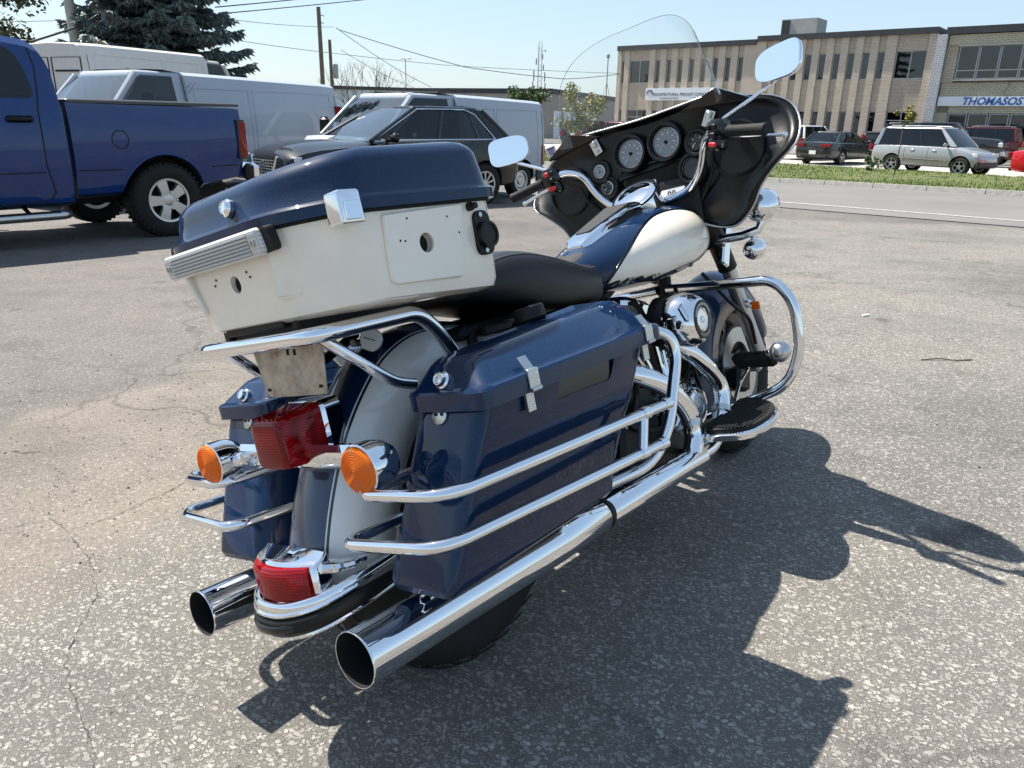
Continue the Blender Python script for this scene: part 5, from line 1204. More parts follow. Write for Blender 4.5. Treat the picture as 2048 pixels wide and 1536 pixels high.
def cab_sect(x, zb, zbelt, zr, w, wr_):
    P = [(0, zb), (w*.82, zb), (w*.95, zb+.05), (w*.99, zb+.25), (w, zb+.5), (w*.99, zbelt-.08), (w*.955, zbelt+.0), (wr_*1.055, zr-.22), (wr_*1.0, zr-.09), (wr_*.9, zr-.025), (wr_*.5, zr), (0, zr+.005)]
    return [V((x, y, z)) for y, z in P]+[V((x, -y, z)) for y, z in reversed(P[1:-1])]
cab = obj('cab', loft([cab_sect(.958, .42, 1.36, 1.66, .985, .865), cab_sect(.968, .40, 1.38, 1.75, .995, .855), cab_sect(.99, .40, 1.40, 1.84, 1.0, .83), cab_sect(1.04, .40, 1.40, 1.92, 1.0, .805), cab_sect(1.12, .40, 1.40, 1.962, 1.0, .79), cab_sect(1.3, .40, 1.40, 1.985, 1.0, .78), cab_sect(1.7, .40, 1.40, 1.995, 1.0, .775), cab_sect(2.2, .40, 1.39, 1.99, 1.0, .77), cab_sect(2.75, .40, 1.38, 1.93, 1.0, .75), cab_sect(3.45, .42, 1.37, 1.38, .99, .9)]), 'truck_blue', pk, 26)
tc_ = bvh(cab)
hood = obj('hood', loft([sect(3.45, .42, 1.33, .985), sect(3.9, .44, 1.27, .98), sect(4.4, .46, 1.20, .95), sect(4.62, .52, 1.10, .86), sect(4.68, .60, .95, .7)]), 'truck_blue', pk, 30)
arches(hood, (3.57,), .475, W_, .34)
for s in (-1, 1):
    def win(pts, mat='car_glass_tint', off=.004):
        q = [on_side(tc_, x, z, s, off) for x, z in pts]
        if all(q): obj('side_window', (q, [tuple(range(len(q)))]), mat, pk, 180)
    rear_w = rpoly([(1.20, 1.435, .05), (2.05, 1.43, .04), (2.05, 1.86, .06), (1.42, 1.875, .12), (1.27, 1.82, .10), (1.215, 1.66, .1)], 6)
    win(inset(rear_w, -.022), 'black_gloss', .002); win(rear_w)
    fw_ = rpoly([(2.16, 1.425, .04), (3.20, 1.41, .06), (2.80, 1.83, .08), (2.16, 1.85, .05)], 5)
    win(inset(fw_, -.022), 'black_gloss', .002); win(fw_)
    seamline(pk, tc_, dens([(1.12, 1.88), (1.10, 1.7), (1.135, 1.5), (1.185, 1.3), (1.19, .80), (1.14, .55), (1.20, .47), (2.1, .46), (2.1, 1.4)], 8), s, .006)
    seamline(pk, tc_, dens([(1.21, .742), (2.1, .742)], 8), s, .006)
    p = on_side(tc_, 1.36, 1.23, s, .02); obj('door_handle', xf(box((0, 0, 0), (.23, .035, .055), None, .015), Matrix.Translation(p)), 'black_plastic', pk, 60)
    p = on_side(tc_, 2.30, 1.23, s, .02); obj('door_handle', xf(box((0, 0, 0), (.23, .035, .055), None, .015), Matrix.Translation(p)), 'black_plastic', pk, 60)
    sb_ = obj('side_step', tube([(1.06, s*.96, .335), (1.12, s*1.02, .335), (3.0, s*1.02, .335), (3.06, s*.96, .335)], .042, 14, fil=.05), 'steel', pk)
    obj('step_pad', box((1.75, s*1.02, .372), (1.2, .07, .012), None, .004), 'black_plastic', sb_)
    for x in (1.4, 2.6): obj('step_bracket', tube([(x, s*1.0, .335), (x, s*.80, .42)], .02, 8), 'black_metal', sb_)
    carwheel('truck', pk, 0, s*.86, .40, .27, 'alloy', .575); carwheel('truck', pk, 3.57, s*.86, .40, .27, 'alloy', .575)
    obj('gap_seal', box((.941, s*.90, .93), (.033, .10, .90)), 'liner', pk)
obj('chassis', join(box((1.3, .45, .44), (4.6, .10, .14)), box((1.3, -.45, .44), (4.6, .10, .14)), tube([(0, -.75, .40), (0, .75, .40)], .05, 10), lathe([(.06, -.16), (.15, -.05), (.15, .05), (.06, .16)], (0, 0, .40), (0, 1, 0), 14), box((1.6, 0, .5), (3.0, 1.3, .12)), tube([(-.9, .35, .42), (.9, .4, .42)], .05, 8)), 'liner', pk)
obj('roof_lamp', lathe([(.05, -.01), (.045, .02), (0, .03)], (1.75, .45, 1.985), (0, .2, 1), 16), 'head_clear', pk)

# --- cars across the street
def suv(name, label, cat, org, ang, mat, L=4.6, wb=2.65, w=.90, h=1.70, belt=1.06, wr=.34, group=None, rails=True, glassm='car_glass_tint', style='star', clad=False, boxy=0., nose=None, wk=.80, wt=.50):
    re = -(L-wb)*.5+.05; fe = wb+(nose or (L-wb)*.5)
    return car(name, label, cat, org, ang, mat,
        [(re, .45, .75, w*.85), (re+.03, .36, belt-.06, w*.93), (re+.15, .30, belt, w*.98), (.3, .28, belt+.01, w), (wb*.6, .28, belt, w), (wb*(wk+.02), .28, belt-.02, w*.995), (wb+.08, .29, belt-.09, w*.98), (fe-.25, .30, belt-.17, w*.93), (fe-.08, .33, belt-.27, w*.84), (fe, .40, belt-.42, w*.68)],
        wb, w, h, belt, 0, 0, (re+.10, wb*wk, re+.30-boxy*.1, wb*wt, w*.89, w*.72),
        [('p', re+.10, re+.22, re+.30-boxy*.1, re+.36), ('g', re+.22, wb*.03, re+.36, wb*.035), ('k', wb*.03, wb*.08, wb*.035, wb*.075), ('g', wb*.08, wb*.40, wb*.075, wb*.30), ('k', wb*.40, wb*.44, wb*.30, wb*.33), ('g', wb*.44, wb*(wk-.08), wb*.33, wb*(wt-.025)), ('p', wb*(wk-.08), wb*wk, wb*(wt-.025), wb*wt)],
        wr, style, glassm, False, group, rails, clad, 'alloy', False, (fe-.06, w*.50, w*.90, belt-.36, belt-.20, .28), (re-.005, w*.62, w*.96, belt-.28, belt+.02, .12))
t, b, tr = suv('compact_suv', 'silver compact suv parked broadside behind the grass verge', 'car', (15.0-.66*0, 31.4, -.45), -55.7, 'car_silver', 4.55, 2.62, .89, 1.70, 1.02, .335, nose=.62, wk=.90, wt=.64)
t.location = V((14.80, 31.30, -.45))+V((cos(rad(-55.7+90)), sin(rad(-55.7+90)), 0))*.765
for s in (-1, 1): obj('side_strip', tube([(.42, s*.905, .55), (2.2, s*.905, .53)], .022, 6), 'black_plastic', t)
obj('front_bumper', box((3.15, 0, .42), (.22, 1.5, .26), None, .06), 'cladding', t); obj('rear_bumper', box((-.93, 0, .45), (.20, 1.62, .26), None, .06), 'cladding', t)
# dark saloon seen from behind
def saloon(name, label, org, ang, mat, L=4.8, wb=2.85, w=.92, h=1.45, belt=.96, group=None, lamps=True):
    re = -(L-wb)*.52; fe = wb+(L-wb)*.48
    t, b, tr = car(name, label, 'car', org, ang, mat,
        [(re, .38, .78, w*.80), (re+.04, .30, belt-.0, w*.92), (re+.20, .26, belt+.04, w*.97), (re+.65, .25, belt+.03, w), (wb*.3, .24, belt, w), (wb*.7, .24, belt-.01, w), (wb*.9, .24, belt-.05, w*.985), (wb+.25, .25, belt-.13, w*.95), (fe-.15, .28, belt-.24, w*.85), (fe, .36, belt-.38, w*.68)],
        wb, w, h, belt+.0, 0, 0, (re+.50, wb*.82, re+1.15, wb*.46, w*.87, w*.66),
        [('p', re+.50, re+.95, re+1.15, re+1.25), ('g', re+.95, wb*.36, re+1.25, wb*.20), ('k', wb*.36, wb*.40, wb*.20, wb*.24), ('g', wb*.40, wb*.74, wb*.24, wb*.43), ('p', wb*.74, wb*.82, wb*.43, wb*.46)],
        .33, 'star', 'car_glass', False, group, False, False, 'alloy', False, (fe-.08, w*.45, w*.85, .60, .72, .2), (re-.01, w*.42, w*.92, belt-.17, belt-.04, .10))
    obj('licence_plate', box((re-.02, 0, .55), (.02, .32, .16)), 'car_white', t)
    obj('bumper_insert', box((re+.02, 0, .34), (.10, 1.5, .12), None, .03), 'black_plastic', t)
    return t
saloon('saloon_car', 'dark grey saloon with red tail lights parked nose-in to the finned brick building', (13.95, 36.2, -.45), 41, 'car_grey')
suv('suv', 'white suv half hidden behind the dark grey saloon', 'car', (14.2, 40.6, -.45), 41, 'car_white', 4.6, 2.7, .92, 1.68, 1.06, .34, None, False)
def pickup2(name, label, org, ang, mat, cover=True, cabx=1.1):
    t = placev(name, org, ang, label, 'truck'); w = 1.0
    b = obj('bed', loft([sect(-1.22, .62, 1.30, .93, top=.96), sect(-1.15, .55, 1.36, .985, top=.965), sect(.35, .52, 1.38, 1., top=.965), sect(.95, .52, 1.39, 1., top=.965)]), mat, t, 28); arches(b, (0,), .46, w)
    c = obj('cab', loft([sect(.98, .48, 1.38, 1.0, top=.95), sect(2.4, .46, 1.37, 1.0, top=.95), sect(3.05, .46, 1.33, 1.0), sect(3.7, .48, 1.29, .99), sect(4.4, .50, 1.24, .97), sect(4.62, .52, 1.16, .92), sect(4.66, .60, 1.0, .84)]), mat, t, 28); arches(c, (3.65,), .46, w)
    z = 1.94; ro = rpoly([(2.55, -.70, .1), (2.55, .70, .1), (1.12, .72, .1), (1.12, -.72, .1)], 4)
    obj('roof', loft([[V((x, y, zz)) for x, y in inset(ro, k)] for k, zz in ((-.015, z-.08), (-.004, z-.04), (.03, z-.015), (.2, z))]), mat, t, 40)
    for s in (-1, 1):
        B = lambda x, k=0.: V((x, s*(.925+k), 1.37)); R = lambda x, k=0.: V((x, s*(.735+k), z-.06))
        for kind, b0, b1, t0, t1 in (('p', 1.0, 1.12, 1.12, 1.22), ('g', 1.12, 1.95, 1.22, 1.90), ('k', 1.95, 2.06, 1.90, 2.0), ('g', 2.06, 3.0, 2.0, 2.46), ('p', 3.0, 3.15, 2.46, 2.55)):
            obj('side_window' if kind == 'g' else 'pillar', patch(B(b0), B(b1), R(t1), R(t0), 3, 3, (0, s*.015, 0)), 'car_glass_tint' if kind == 'g' else mat if kind == 'p' else 'black_gloss', t, 180)
        obj('windscreen_pillar', tube([B(3.15), R(2.55)], .045, 8), mat, t); obj('rear_pillar', tube([B(1.0), R(1.12)], .05, 8), mat, t)
        obj('tail_light', box((-1.20, s*.90, 1.08), (.10, .16, .40), None, .03), 'tail_red', t, 40)
        obj('headlight', box((4.55, s*.78, 1.0), (.22, .34, .24), None, .05), 'head_clear', t, 40)
        obj('door_mirror', box((2.85, s*1.14, 1.45), (.16, .22, .24), None, .05), 'black_plastic', t, 60)
        carwheel('star', t, 0, s*.86, .39, .26); carwheel('star', t, 3.65, s*.86, .39, .26)
        obj('side_step', tube([(.95, s*1.0, .38), (2.95, s*1.0, .38)], .04, 8), 'black_plastic', t)
    obj('windscreen', patch((3.15, -.88, 1.34), (3.15, .88, 1.34), (2.55, .68, z-.05), (2.55, -.68, z-.05), 6, 3, (.06, 0, 0)), 'car_glass_tint', t, 180)
    obj('rear_window', patch((1.0, .88, 1.38), (1.0, -.88, 1.38), (1.12, -.68, z-.05), (1.12, .68, z-.05), 4, 3, (-.02, 0, 0)), 'car_glass_tint', t, 180)
    g_ = obj('grille', box((4.66, 0, 1.0), (.08, 1.15, .34), None, .04), 'black_gloss', t, 40)
    for k in range(3): obj('grille_bar', box((4.705, 0, .92+.08*k), (.02, 1.1, .035), None, .005), 'alloy', g_)
    obj('front_bumper', box((4.70, 0, .62), (.24, 1.95, .26), None, .06), 'alloy', t, 40)
    obj('rear_bumper', box((-1.30, 0, .60), (.20, 1.85, .20), None, .05), 'alloy', t, 40)
    if cover: obj('bed_cover', loft([[V((x, y, zz)) for x, y in inset(rpoly([(.93, -.96, .03), (-1.19, -.96, .03), (-1.19, .96, .03), (.93, .96, .03)], 3), k)] for k, zz in ((0, 1.385), (0, 1.42), (.03, 1.435))]), 'bed_cover', t, 40)
    return t
pickup2('pickup_truck', 'charcoal pickup with red tail light parked nose-in beside the dark grey saloon', (20.2, 43.5, -.45), 40, 'car_grey')
pickup2('pickup_truck', 'dark grey crew-cab pickup standing broadside behind the silver compact suv', (18.5, 39.2, -.45), -38, 'car_grey')
suv('suv', 'maroon suv with silver roof rails and its tail turned to the street', 'car', (23.4, 38.8, -.45), 141, 'car_maroon', 4.8, 2.9, .97, 1.76, 1.12, .37, None, True)
saloon('hatchback', 'bright red car parked past the silver compact suv, only its tail showing', (18.6, 27.9, -.45), -52, 'car_red', 4.3, 2.6, .88, 1.44, .94)
bs_ = suv('suv', 'black suv with a red bow on its tailgate parked across the street', 'car', (3.9, 49.2, -.45), 48, 'car_black', 4.5, 2.65, .92, 1.75, 1.08, .35, None, False)[0]
obj('tailgate_bow', join(*[tube([(-.93, -.05, 1.22), (-.95, y, z), (-.93, -.05, 1.22)], .03, 6) for y, z in ((-.4, 1.36), (.3, 1.36), (-.3, 1.02), (.25, 1.0))]), 'tail_red', bs_)
obj('tailgate_sticker', box((-.945, -.15, .82), (.01, .36, .34), None, .003), 'car_white', bs_)
suv('suv', 'maroon suv with roof rails parked beyond the thin yellowing tree', 'car', (6.3, 48.6, -.45), 48, 'car_maroon', 4.5, 2.65, .92, 1.68, 1.06, .35, None, True)

# ---------------- buildings ----------------
def brick(name, c1, c2, mortar, bw=.21, bh=.075):
    m, N, L, b = nodes(name); oc = ocoord(N)
    s = N.new('ShaderNodeSeparateXYZ'); L.new(oc, s.inputs[0]); cmb = N.new('ShaderNodeCombineXYZ')
    L.new(math_(N, L, 'ADD', s.outputs[0], s.outputs[1]), cmb.inputs[0]); L.new(s.outputs[2], cmb.inputs[1])
    t = N.new('ShaderNodeTexBrick'); t.inputs['Scale'].default_value = 1; t.inputs['Brick Width'].default_value = bw; t.inputs['Row Height'].default_value = bh
    t.inputs['Mortar Size'].default_value = .011; t.inputs['Mortar Smooth'].default_value = .2; t.inputs['Bias'].default_value = -.2
    t.inputs['Color1'].default_value = (*c1, 1); t.inputs['Color2'].default_value = (*c2, 1); t.inputs['Mortar'].default_value = (*mortar, 1); L.new(cmb.outputs[0], t.inputs['Vector'])
    st_ = ramp(N, L, nz(N, .8, 5, oc, L), [(.3, .86), (.7, 1.08)])
    L.new(mix(N, L, 1., t.outputs['Color'], st_, 'MULTIPLY'), b.inputs['Base Color']); setp(b, rough=.85)
    n = N.new('ShaderNodeMath'); n.operation = 'SUBTRACT'; n.inputs[0].default_value = 1; L.new(t.outputs['Fac'], n.inputs[1]); bump(N, L, b, n.outputs[0], .6, .01)
brick('brick_brown', (.46, .375, .295), (.54, .445, .355), (.25, .21, .17))
brick('brick_pier', (.56, .465, .37), (.63, .53, .425), (.28, .24, .195))
brick('brick_yellow', (.47, .42, .30), (.54, .49, .37), (.17, .15, .12), .30, .10)
brick('brick_grey', (.47, .48, .50), (.56, .57, .58), (.17, .17, .17), .30, .10)
plain('parapet', (.035, .037, .040), .6, var=.2, scale=2)
plain('precast', (.40, .385, .35), .8, var=.12, scale=1.5)
plain('frame_alu', (.42, .43, .43), .45, metal=.5)
plain('sign_white', (.72, .74, .76), .5, var=.05, scale=2)
plain('letter_blue', (.015, .10, .32), .5); plain('letter_navy', (.05, .07, .14), .5)
plain('blind_pale', (.42, .47, .47), .7, var=.1, scale=3)
glass('pane_dark', (.40, .43, .45), 1.6)
plain('room_dark', (.03, .032, .035), .9); plain('curtain', (.10, .10, .095), .8)
BA = (23.505, 46.875, -.45)
bld = empty('brick_building', BA, (0, 0, rad(-39)), 'two-storey brown brick building with rows of slim windows between vertical piers', 'building')
def window(par, x0, x1, z0, z1, y=.20, mull=(), hm=(), blind=0., fr=.045, name='window'):
    f = MB()
    for a, b_, c, d in ((x0, x1, z0, z0+fr), (x0, x1, z1-fr, z1), (x0, x0+fr, z0+fr, z1-fr), (x1-fr, x1, z0+fr, z1-fr)): f.add(box(((a+b_)/2, y, (c+d)/2), (b_-a, .08, d-c)))
    for x in mull: f.add(box((x, y, (z0+z1)/2), (fr, .078, z1-z0-2*fr)))
    for z in hm: f.add(box(((x0+x1)/2, y, z), (x1-x0-2*fr, .076, fr)))
    o = obj(name, f.get(), 'frame_alu', par, 30)
    xs_ = [x0]+list(mull)+[x1]; zs_ = [z0]+list(hm)+[z1]
    for a, b_ in zip(xs_, xs_[1:]):
        for c, d in zip(zs_, zs_[1:]): obj('pane', box(((a+b_)/2, y+.012, (c+d)/2), (b_-a-.01, .012, d-c-.01)), 'pane_dark', o)
    obj('room_back', box(((x0+x1)/2, y+.075, (z0+z1)/2), (x1-x0-.02, .006, z1-z0-.02)), 'room_dark', o)
    if blind: obj('blind', box(((x0+x1)/2, y+.06, z1-(z1-z0)*blind/2), (x1-x0-.06, .01, (z1-z0)*blind-.05)), 'blind_pale', o)
    return o
wall = MB(); piers = []
R_ = random.Random(5)
cols = [(-2.87-.852*i, .215) for i in range(9)]+[(-11.55-.872*i, .205) for i in range(8)]
edges = []
def column(x0, x1, top, big=False, door=False):
    for z0, z1 in ((0, .30), (2.55, 4.34), (5.86, top-.30)): wall.add(box(((x0+x1)/2, .19, (z0+z1)/2), (x1-x0, .22, z1-z0)))
for (x, h) in cols:
    top = 7.0 if x > -10.5 else 6.82; column(x-h, x+h, top)
    window(bld, x-h+.01, x+h-.01, 4.345, 5.855, .20, blind=R_.choice((.95, .85, .9, .7, 0, .96)))
    window(bld, x-h+.01, x+h-.01, .305, 2.545, .20)
for x0, x1, top in ((-2.08, -.42, 7.0), (-19.95, -18.30, 6.82)):
    column(x0, x1, top); window(bld, x0+.01, x1-.01, 4.345, 5.855, .20, mull=((x0+x1)/2,), blind=.0 if x0 > -5 else .6)
    window(bld, x0+.01, x1-.01, .02, 2.545, .20, mull=((x0+x1)/2,), hm=(2.05,), name='entrance')
column(-20.62, -20.36, 6.82); window(bld, -20.61, -20.37, 4.345, 5.855); window(bld, -20.61, -20.37, .305, 2.545)
xs_ = sorted([(x-h, x+h) for x, h in cols]+[(-2.08, -.42), (-19.95, -18.30), (-20.62, -20.36)])
prev = -20.95
for a, b_ in xs_+[(0.0, 0)]:
    if a-prev > .02:
        top = 7.0 if a > -10.5 else 6.82
        obj('pier', box(((prev+a)/2, .14, (top-.28)/2), (a-prev, .30, top-.28)), 'brick_pier', bld)
    prev = b_
wall.add(box((-10.475, 6.3, 3.2), (20.9, 11.9, 6.4)))
wo_ = obj('wall', wall.get(), 'brick_brown', bld)
obj('parapet', join(box((-5.24, 5.95, 6.86), (10.5, 12.2, .32)), box((-15.75, 5.95, 6.68), (10.4, 12.2, .32))), 'parapet', bld)
obj('rooftop_plant', join(box((-8.75, 3.0, 7.55), (2.3, 1.8, 1.2))), 'precast', bld); obj('plant_louvre', box((-9.6, 2.08, 7.55), (.5, .06, 1.1)), 'parapet', bld)
sgn = obj('sign_board', box((-15.75, -.06, 3.58), (5.3, .06, .82)), 'sign_white', bld)
def btext(s, size, mat, par, x, z, y, sx=1., bold=0., shear=0.):
    return text(s, size, mat, par, Matrix.Translation((x, y, z)) @ Matrix.Rotation(pi/2, 4, 'X') @ Matrix.Diagonal((sx, 1, 1, 1)), 'lettering', .004, bold, shear)
btext('ARCHITECTURAL PRECAST CONCRETE', .26, 'letter_navy', sgn, -15.50, 3.56, -.096, 1.02, .004)
for x_, w_, h_ in ((-16.4, 1.5, .06), (-14.0, 1.1, .10)):       # two lines of print too small to read
    for k in range(int(w_/.13)): obj('print_mark', box((x_-w_/2+.13*k, -.096, 3.31), (.075+.04*((k*7) % 3 == 0), .006, h_)), 'letter_navy', sgn)
lg = MB()
for k in range(7):
    a = pi*k/6; lg.add(box((-18.05+.24*cos(a), -.098, 3.62+.22*sin(a)), (.09, .012, .09), Matrix.Rotation(-a, 3, 'Y')))
lg.add(tube([(-18.27, -.098, 3.62), (-18.12, -.098, 3.80), (-18.05, -.098, 3.62), (-17.98, -.098, 3.80), (-17.83, -.098, 3.62)], .022, 5))
obj('logo', lg.get(), 'letter_navy', sgn)
# yellow brick neighbour
by = empty('office_building', BA, (0, 0, rad(-39)), 'yellow brick office with wide windows and a white sign band lettered in blue', 'building')
obj('wall', join(box((6.6, 6.35, 3.2), (12.0, 12.0, 6.4)), box((6.6, .17, 6.30), (12.0, .36, .52)), box((6.6, .22, 3.63), (12.0, .26, .9)), box((.86, .22, 5.1), (.58, .26, 2.0)), box((6.6, .22, .5), (12.0, .26, 1.0)), box((.80, .22, 1.75), (.80, .26, 2.2)), box((6.6, .22, 2.68), (12.0, .26, .36))), 'brick_yellow', by)
obj('pilaster', box((.28, .05, 3.3), (.52, .50, 6.6)), 'brick_grey', by)
obj('parapet', join(box((6.62, 6.0, 6.78), (12.4, 12.3, .36))), 'parapet', by)
obj('lintel', box((6.7, .0, 6.0), (11.2, .16, .07)), 'precast', by); obj('sill', box((6.7, .02, 4.22), (11.2, .20, .08)), 'precast', by)
for k in range(5):
    x0 = 1.2+1.02*k
    window(by, x0, x0+.98, 4.28, 5.98, .15, mull=(x0+.49,) if False else (), hm=(4.72,))
    window(by, x0+.05, x0+1.0, 1.02, 2.48, .15)
sb2 = obj('sign_band', box((6.6, .02, 3.115), (12.0, .10, .50)), 'sign_white', by)
btext('THOMASOS', .54, 'letter_blue', sb2, 3.29, 3.10, -.05, 1.0, .016, .22)
obj('dangling_cable', tube(smoothcurve([(3.95, .05, 4.2), (3.9, -.03, 3.8), (3.75, -.04, 3.55), (3.9, -.03, 3.45)], 5), .012, 5), 'liner', by)
tag(obj('parking_lot', strip(9.6, 21.5, .03, a0=-70, a1=40), 'concrete', None, 180), kind='structure')
# far sheds
def shed(name, label, a, b_, h, mat, fas, dep=14, fh=.5):
    a, b_ = V((*a, zt(60))), V((*b_, zt(60))); ang = atan2(b_.y-a.y, b_.x-a.x); L_ = (b_-a).length
    t = empty(name, a, (0, 0, ang), label, 'building')
    obj('wall', box((L_/2, dep/2, h/2), (L_, dep, h)), mat, t); obj('fascia', box((L_/2, dep/2, h-.2+fh/2), (L_+.3, dep+.3, fh)), fas, t)
    return t, L_
plain('shed_white', (.52, .56, .60), .7, var=.06, scale=.6); plain('shed_tan', (.33, .30, .26), .8, var=.1, scale=.5); plain('shed_brown', (.13, .095, .08), .8, var=.1, scale=.5)
t, L_ = shed('warehouse', 'pale blue-white warehouse with dark roof edge behind the white vans', (-19, 62), (-6.5, 66), 3.9, 'shed_white', 'parapet', 14, .25)
for k in range(4): window(t, 2+2.6*k, 3.6+2.6*k, 1.2, 2.4, -.02)
t, L_ = shed('warehouse', 'low dark brown warehouse with flat roof at the end of the street', (-7.5, 88), (5.0, 89), 4.5, 'shed_brown', 'parapet', 20, .5)
t, L_ = shed('warehouse', 'long tan warehouse left of the finned brick building', (3.3, 80), (13.8, 107), 4.4, 'shed_tan', 'parapet', 20, .45)
for k in range(5): obj('roller_door', box((2+3.4*k, -.03, 1.3), (2.2, .06, 2.6)), 'sign_white', t)
# mailing structure behind the yellow tree
# ---------------- poles, wires, masts ----------------
plain('pole_wood', (.16, .125, .09), .9, var=.25, scale=6); plain('pole_conc', (.38, .37, .33), .85, var=.1, scale=3); plain('cable', (.07, .07, .075), .7); plain('galv', (.36, .37, .38), .5, metal=.4)
def pole(name, label, x, y, h, r, mat, arm=None):
    t = empty(name, (x, y, zt(y)), (0, 0, 0), label, 'pole')
    obj('shaft', tube([(0, 0, 0), (0, 0, h)], [r, r*.8], 14), mat, t); return t
P1 = (-11.93, 50.0); P1h = 7.8
p1 = pole('utility_pole', 'tall wooden utility pole with sagging wires behind the white vans', *P1, P1h, .15, 'pole_wood')
obj('bracket', join(tube([(0, 0, 7.4), (.35, -.1, 7.3)], .03, 6), tube([(0, 0, 7.0), (.3, -.1, 6.9)], .03, 6)), 'galv', p1)
p2 = pole('utility_pole', 'short dark service pole with a transformer box beside the tall wooden pole', -11.55, 50.8, 6.1, .12, 'pole_wood')
obj('transformer', lathe([(.14, 0), (.16, .05), (.16, .75), (.12, .82)], (.28, 0, 3.9), (0, 0, 1), 16), 'galv', p2)
p3 = pole('utility_pole', 'grey utility pole rising beside the spruce tree', -12.3, 23.0, 9.5, .14, 'pole_conc')
obj('conduit', tube([(-.17, -.06, 0), (-.17, -.06, 3.3)], .05, 8), 'pole_conc', p3)
lp_ = pole('street_lamp', 'slim street lamp far behind the low white van', -12.99, 95, 8.1, .06, 'galv')
obj('lamp_head', join(box((.35, 0, 8.1), (.7, .2, .10), None, .03), box((-.35, 0, 8.1), (.7, .2, .10), None, .03)), 'galv', lp_)
def mast(name, label, x, y, h, w, ant):
    t = empty(name, (x, y, zt(y)), (0, 0, 0), label, 'mast'); m = MB()
    for k in range(3):
        a = 2*pi*k/3; m.add(tube([(w*cos(a), w*sin(a), 0), (w*.6*cos(a), w*.6*sin(a), h)], .05, 5))
    for j in range(int(h/.9)):
        z = j*.9
        for k in range(3):
            a, b_ = 2*pi*k/3, 2*pi*(k+1)/3; m.add(tube([(w*cos(a), w*sin(a), z), (w*cos(b_), w*sin(b_), z+.9)], .025, 4))
    obj('lattice', m.get(), 'galv', t)
    for (dx, z, l) in ant: obj('antenna', join(box((dx, 0, z), (.22, .16, l)), tube([(0, 0, z), (dx, 0, z)], .04, 5)), 'galv', t)
    return t
mast('cell_tower', 'lattice cell tower with panel antennas above the round green tree', 3.90, 150, 15.2, .55, [(1.0, 9.2, 1.6), (-1.0, 9.4, 1.8), (1.1, 7.4, 1.6), (-1.15, 7.6, 1.6), (.7, 10.8, 1.0), (-.6, 11.8, 1.1), (.5, 12.6, .9), (1.0, 13.6, .3)])
rm_ = empty('radio_mast', (10.87, 100, 4.2), (0, 0, 0), 'thin mast with a lamp head on the tan warehouse roof', 'mast')
obj('shaft', join(tube([(0, 0, 0), (0, 0, 4.6)], .07, 6), tube([(-.4, 0, -.05), (0, 0, 1.6)], .03, 4), tube([(.4, 0, -.05), (0, 0, 1.6)], .03, 4)), 'galv', rm_); obj('lamp_head', lathe([(.05, -.3), (.22, -.1), (.22, .2), (.05, .3)], (0, 0, 4.5), (0, 0, 1), 10), 'galv', rm_)
def wire(label, pts, r=.022, sag=.3, name='wire'):
    q = []
    for a, b_ in zip(pts, pts[1:]):
        a, b_ = V(a), V(b_)
        for k in range(17):
            t = k/16; q.append(a.lerp(b_, t)-V((0, 0, sag*4*t*(1-t)*(b_-a).length*.06)))
    o = obj(name, tube(q, r*.68, 5), 'cable', None, 180); return tag(o, label, 'cable', None)
wire('overhead wire from the tall wooden pole sagging down to the flat roofs', [V((-10.94, 50.00, 6.25)), V((-6.79, 64.00, 3.55))], .028, .25)
wire('second overhead wire dropping from the tall wooden pole to the roofs', [V((-10.88, 50.80, 5.08)), V((-7.90, 66.00, 3.38))], .022, .2)
wire('long bundled cable slung from the tall wooden pole towards the finned brick building', [V((-10.88, 50.00, 6.17)), V((-3.35, 52.00, 4.32)), V((3.10, 54.00, 3.83)), V((7.20, 58.00, 4.42))], .032, .12)
wire('straight line running past the tall wooden pole at mid height', [V((-13.65, 40.00, 4.61)), V((-11.02, 50.00, 4.82)), V((-4.55, 55.00, 4.58)), V((7.44, 60.00, 4.57))], .022, .05)
wire('thin line crossing from the spruce to the tall wooden pole top', [V((-12.21, 36.00, 5.06)), V((-11.06, 50.00, 6.28))], .018, .08)
wire('heavy cable passing high over the white van from the spruce', [V((-8.19, 23.00, 3.82)), V((-5.30, 30.00, 5.18))], .022, .02)
wire('upper heavy cable passing over the spruce tip branches', [V((-8.31, 23.00, 3.98)), V((-6.60, 28.00, 4.95))], .024, .02)
wire('thick service cable hanging from the grey pole down behind the pickup cab', [V((-11.50, 22.90, 3.72)), V((-11.94, 22.70, 3.42)), V((-12.96, 22.00, 2.94))], .045, .10)
wire('thin wire running level to the grey pole from the leafy tree', [V((-14.62, 24.00, 3.62)), V((-11.54, 23.00, 3.62))], .014, .02)
wire('slack thin wire under the thick service cable by the grey pole', [V((-11.52, 22.90, 3.62)), V((-12.54, 22.50, 3.21))], .018, .2)
# ---------------- trees ----------------
def foliage_mat(name, c0, c1, c2, sc_=1.2):
    m, N, L, b = nodes(name); oc = ocoord(N); geo = N.new('ShaderNodeNewGeometry')
    c = ramp(N, L, nz(N, sc_, 4, oc, L), [(.3, c0), (.5, c1), (.72, c2)])
    r = ramp(N, L, geo.outputs['Random Per Island'], [(0, .65), (1, 1.35)])
    L.new(mix(N, L, 1., c, r, 'MULTIPLY'), b.inputs['Base Color']); setp(b, rough=.65)
foliage_mat('spruce_needles', (.055, .078, .075), (.085, .115, .110), (.125, .16, .155))
foliage_mat('leaf_green', (.025, .055, .012), (.05, .095, .02), (.085, .13, .035))
foliage_mat('leaf_olive', (.045, .055, .02), (.085, .085, .03), (.16, .10, .035))
foliage_mat('leaf_yellow', (.10, .12, .02), (.19, .18, .035), (.28, .22, .04))
plain('bark', (.09, .07, .055), .9, var=.3, scale=8, bmp=.6, bscale=30)
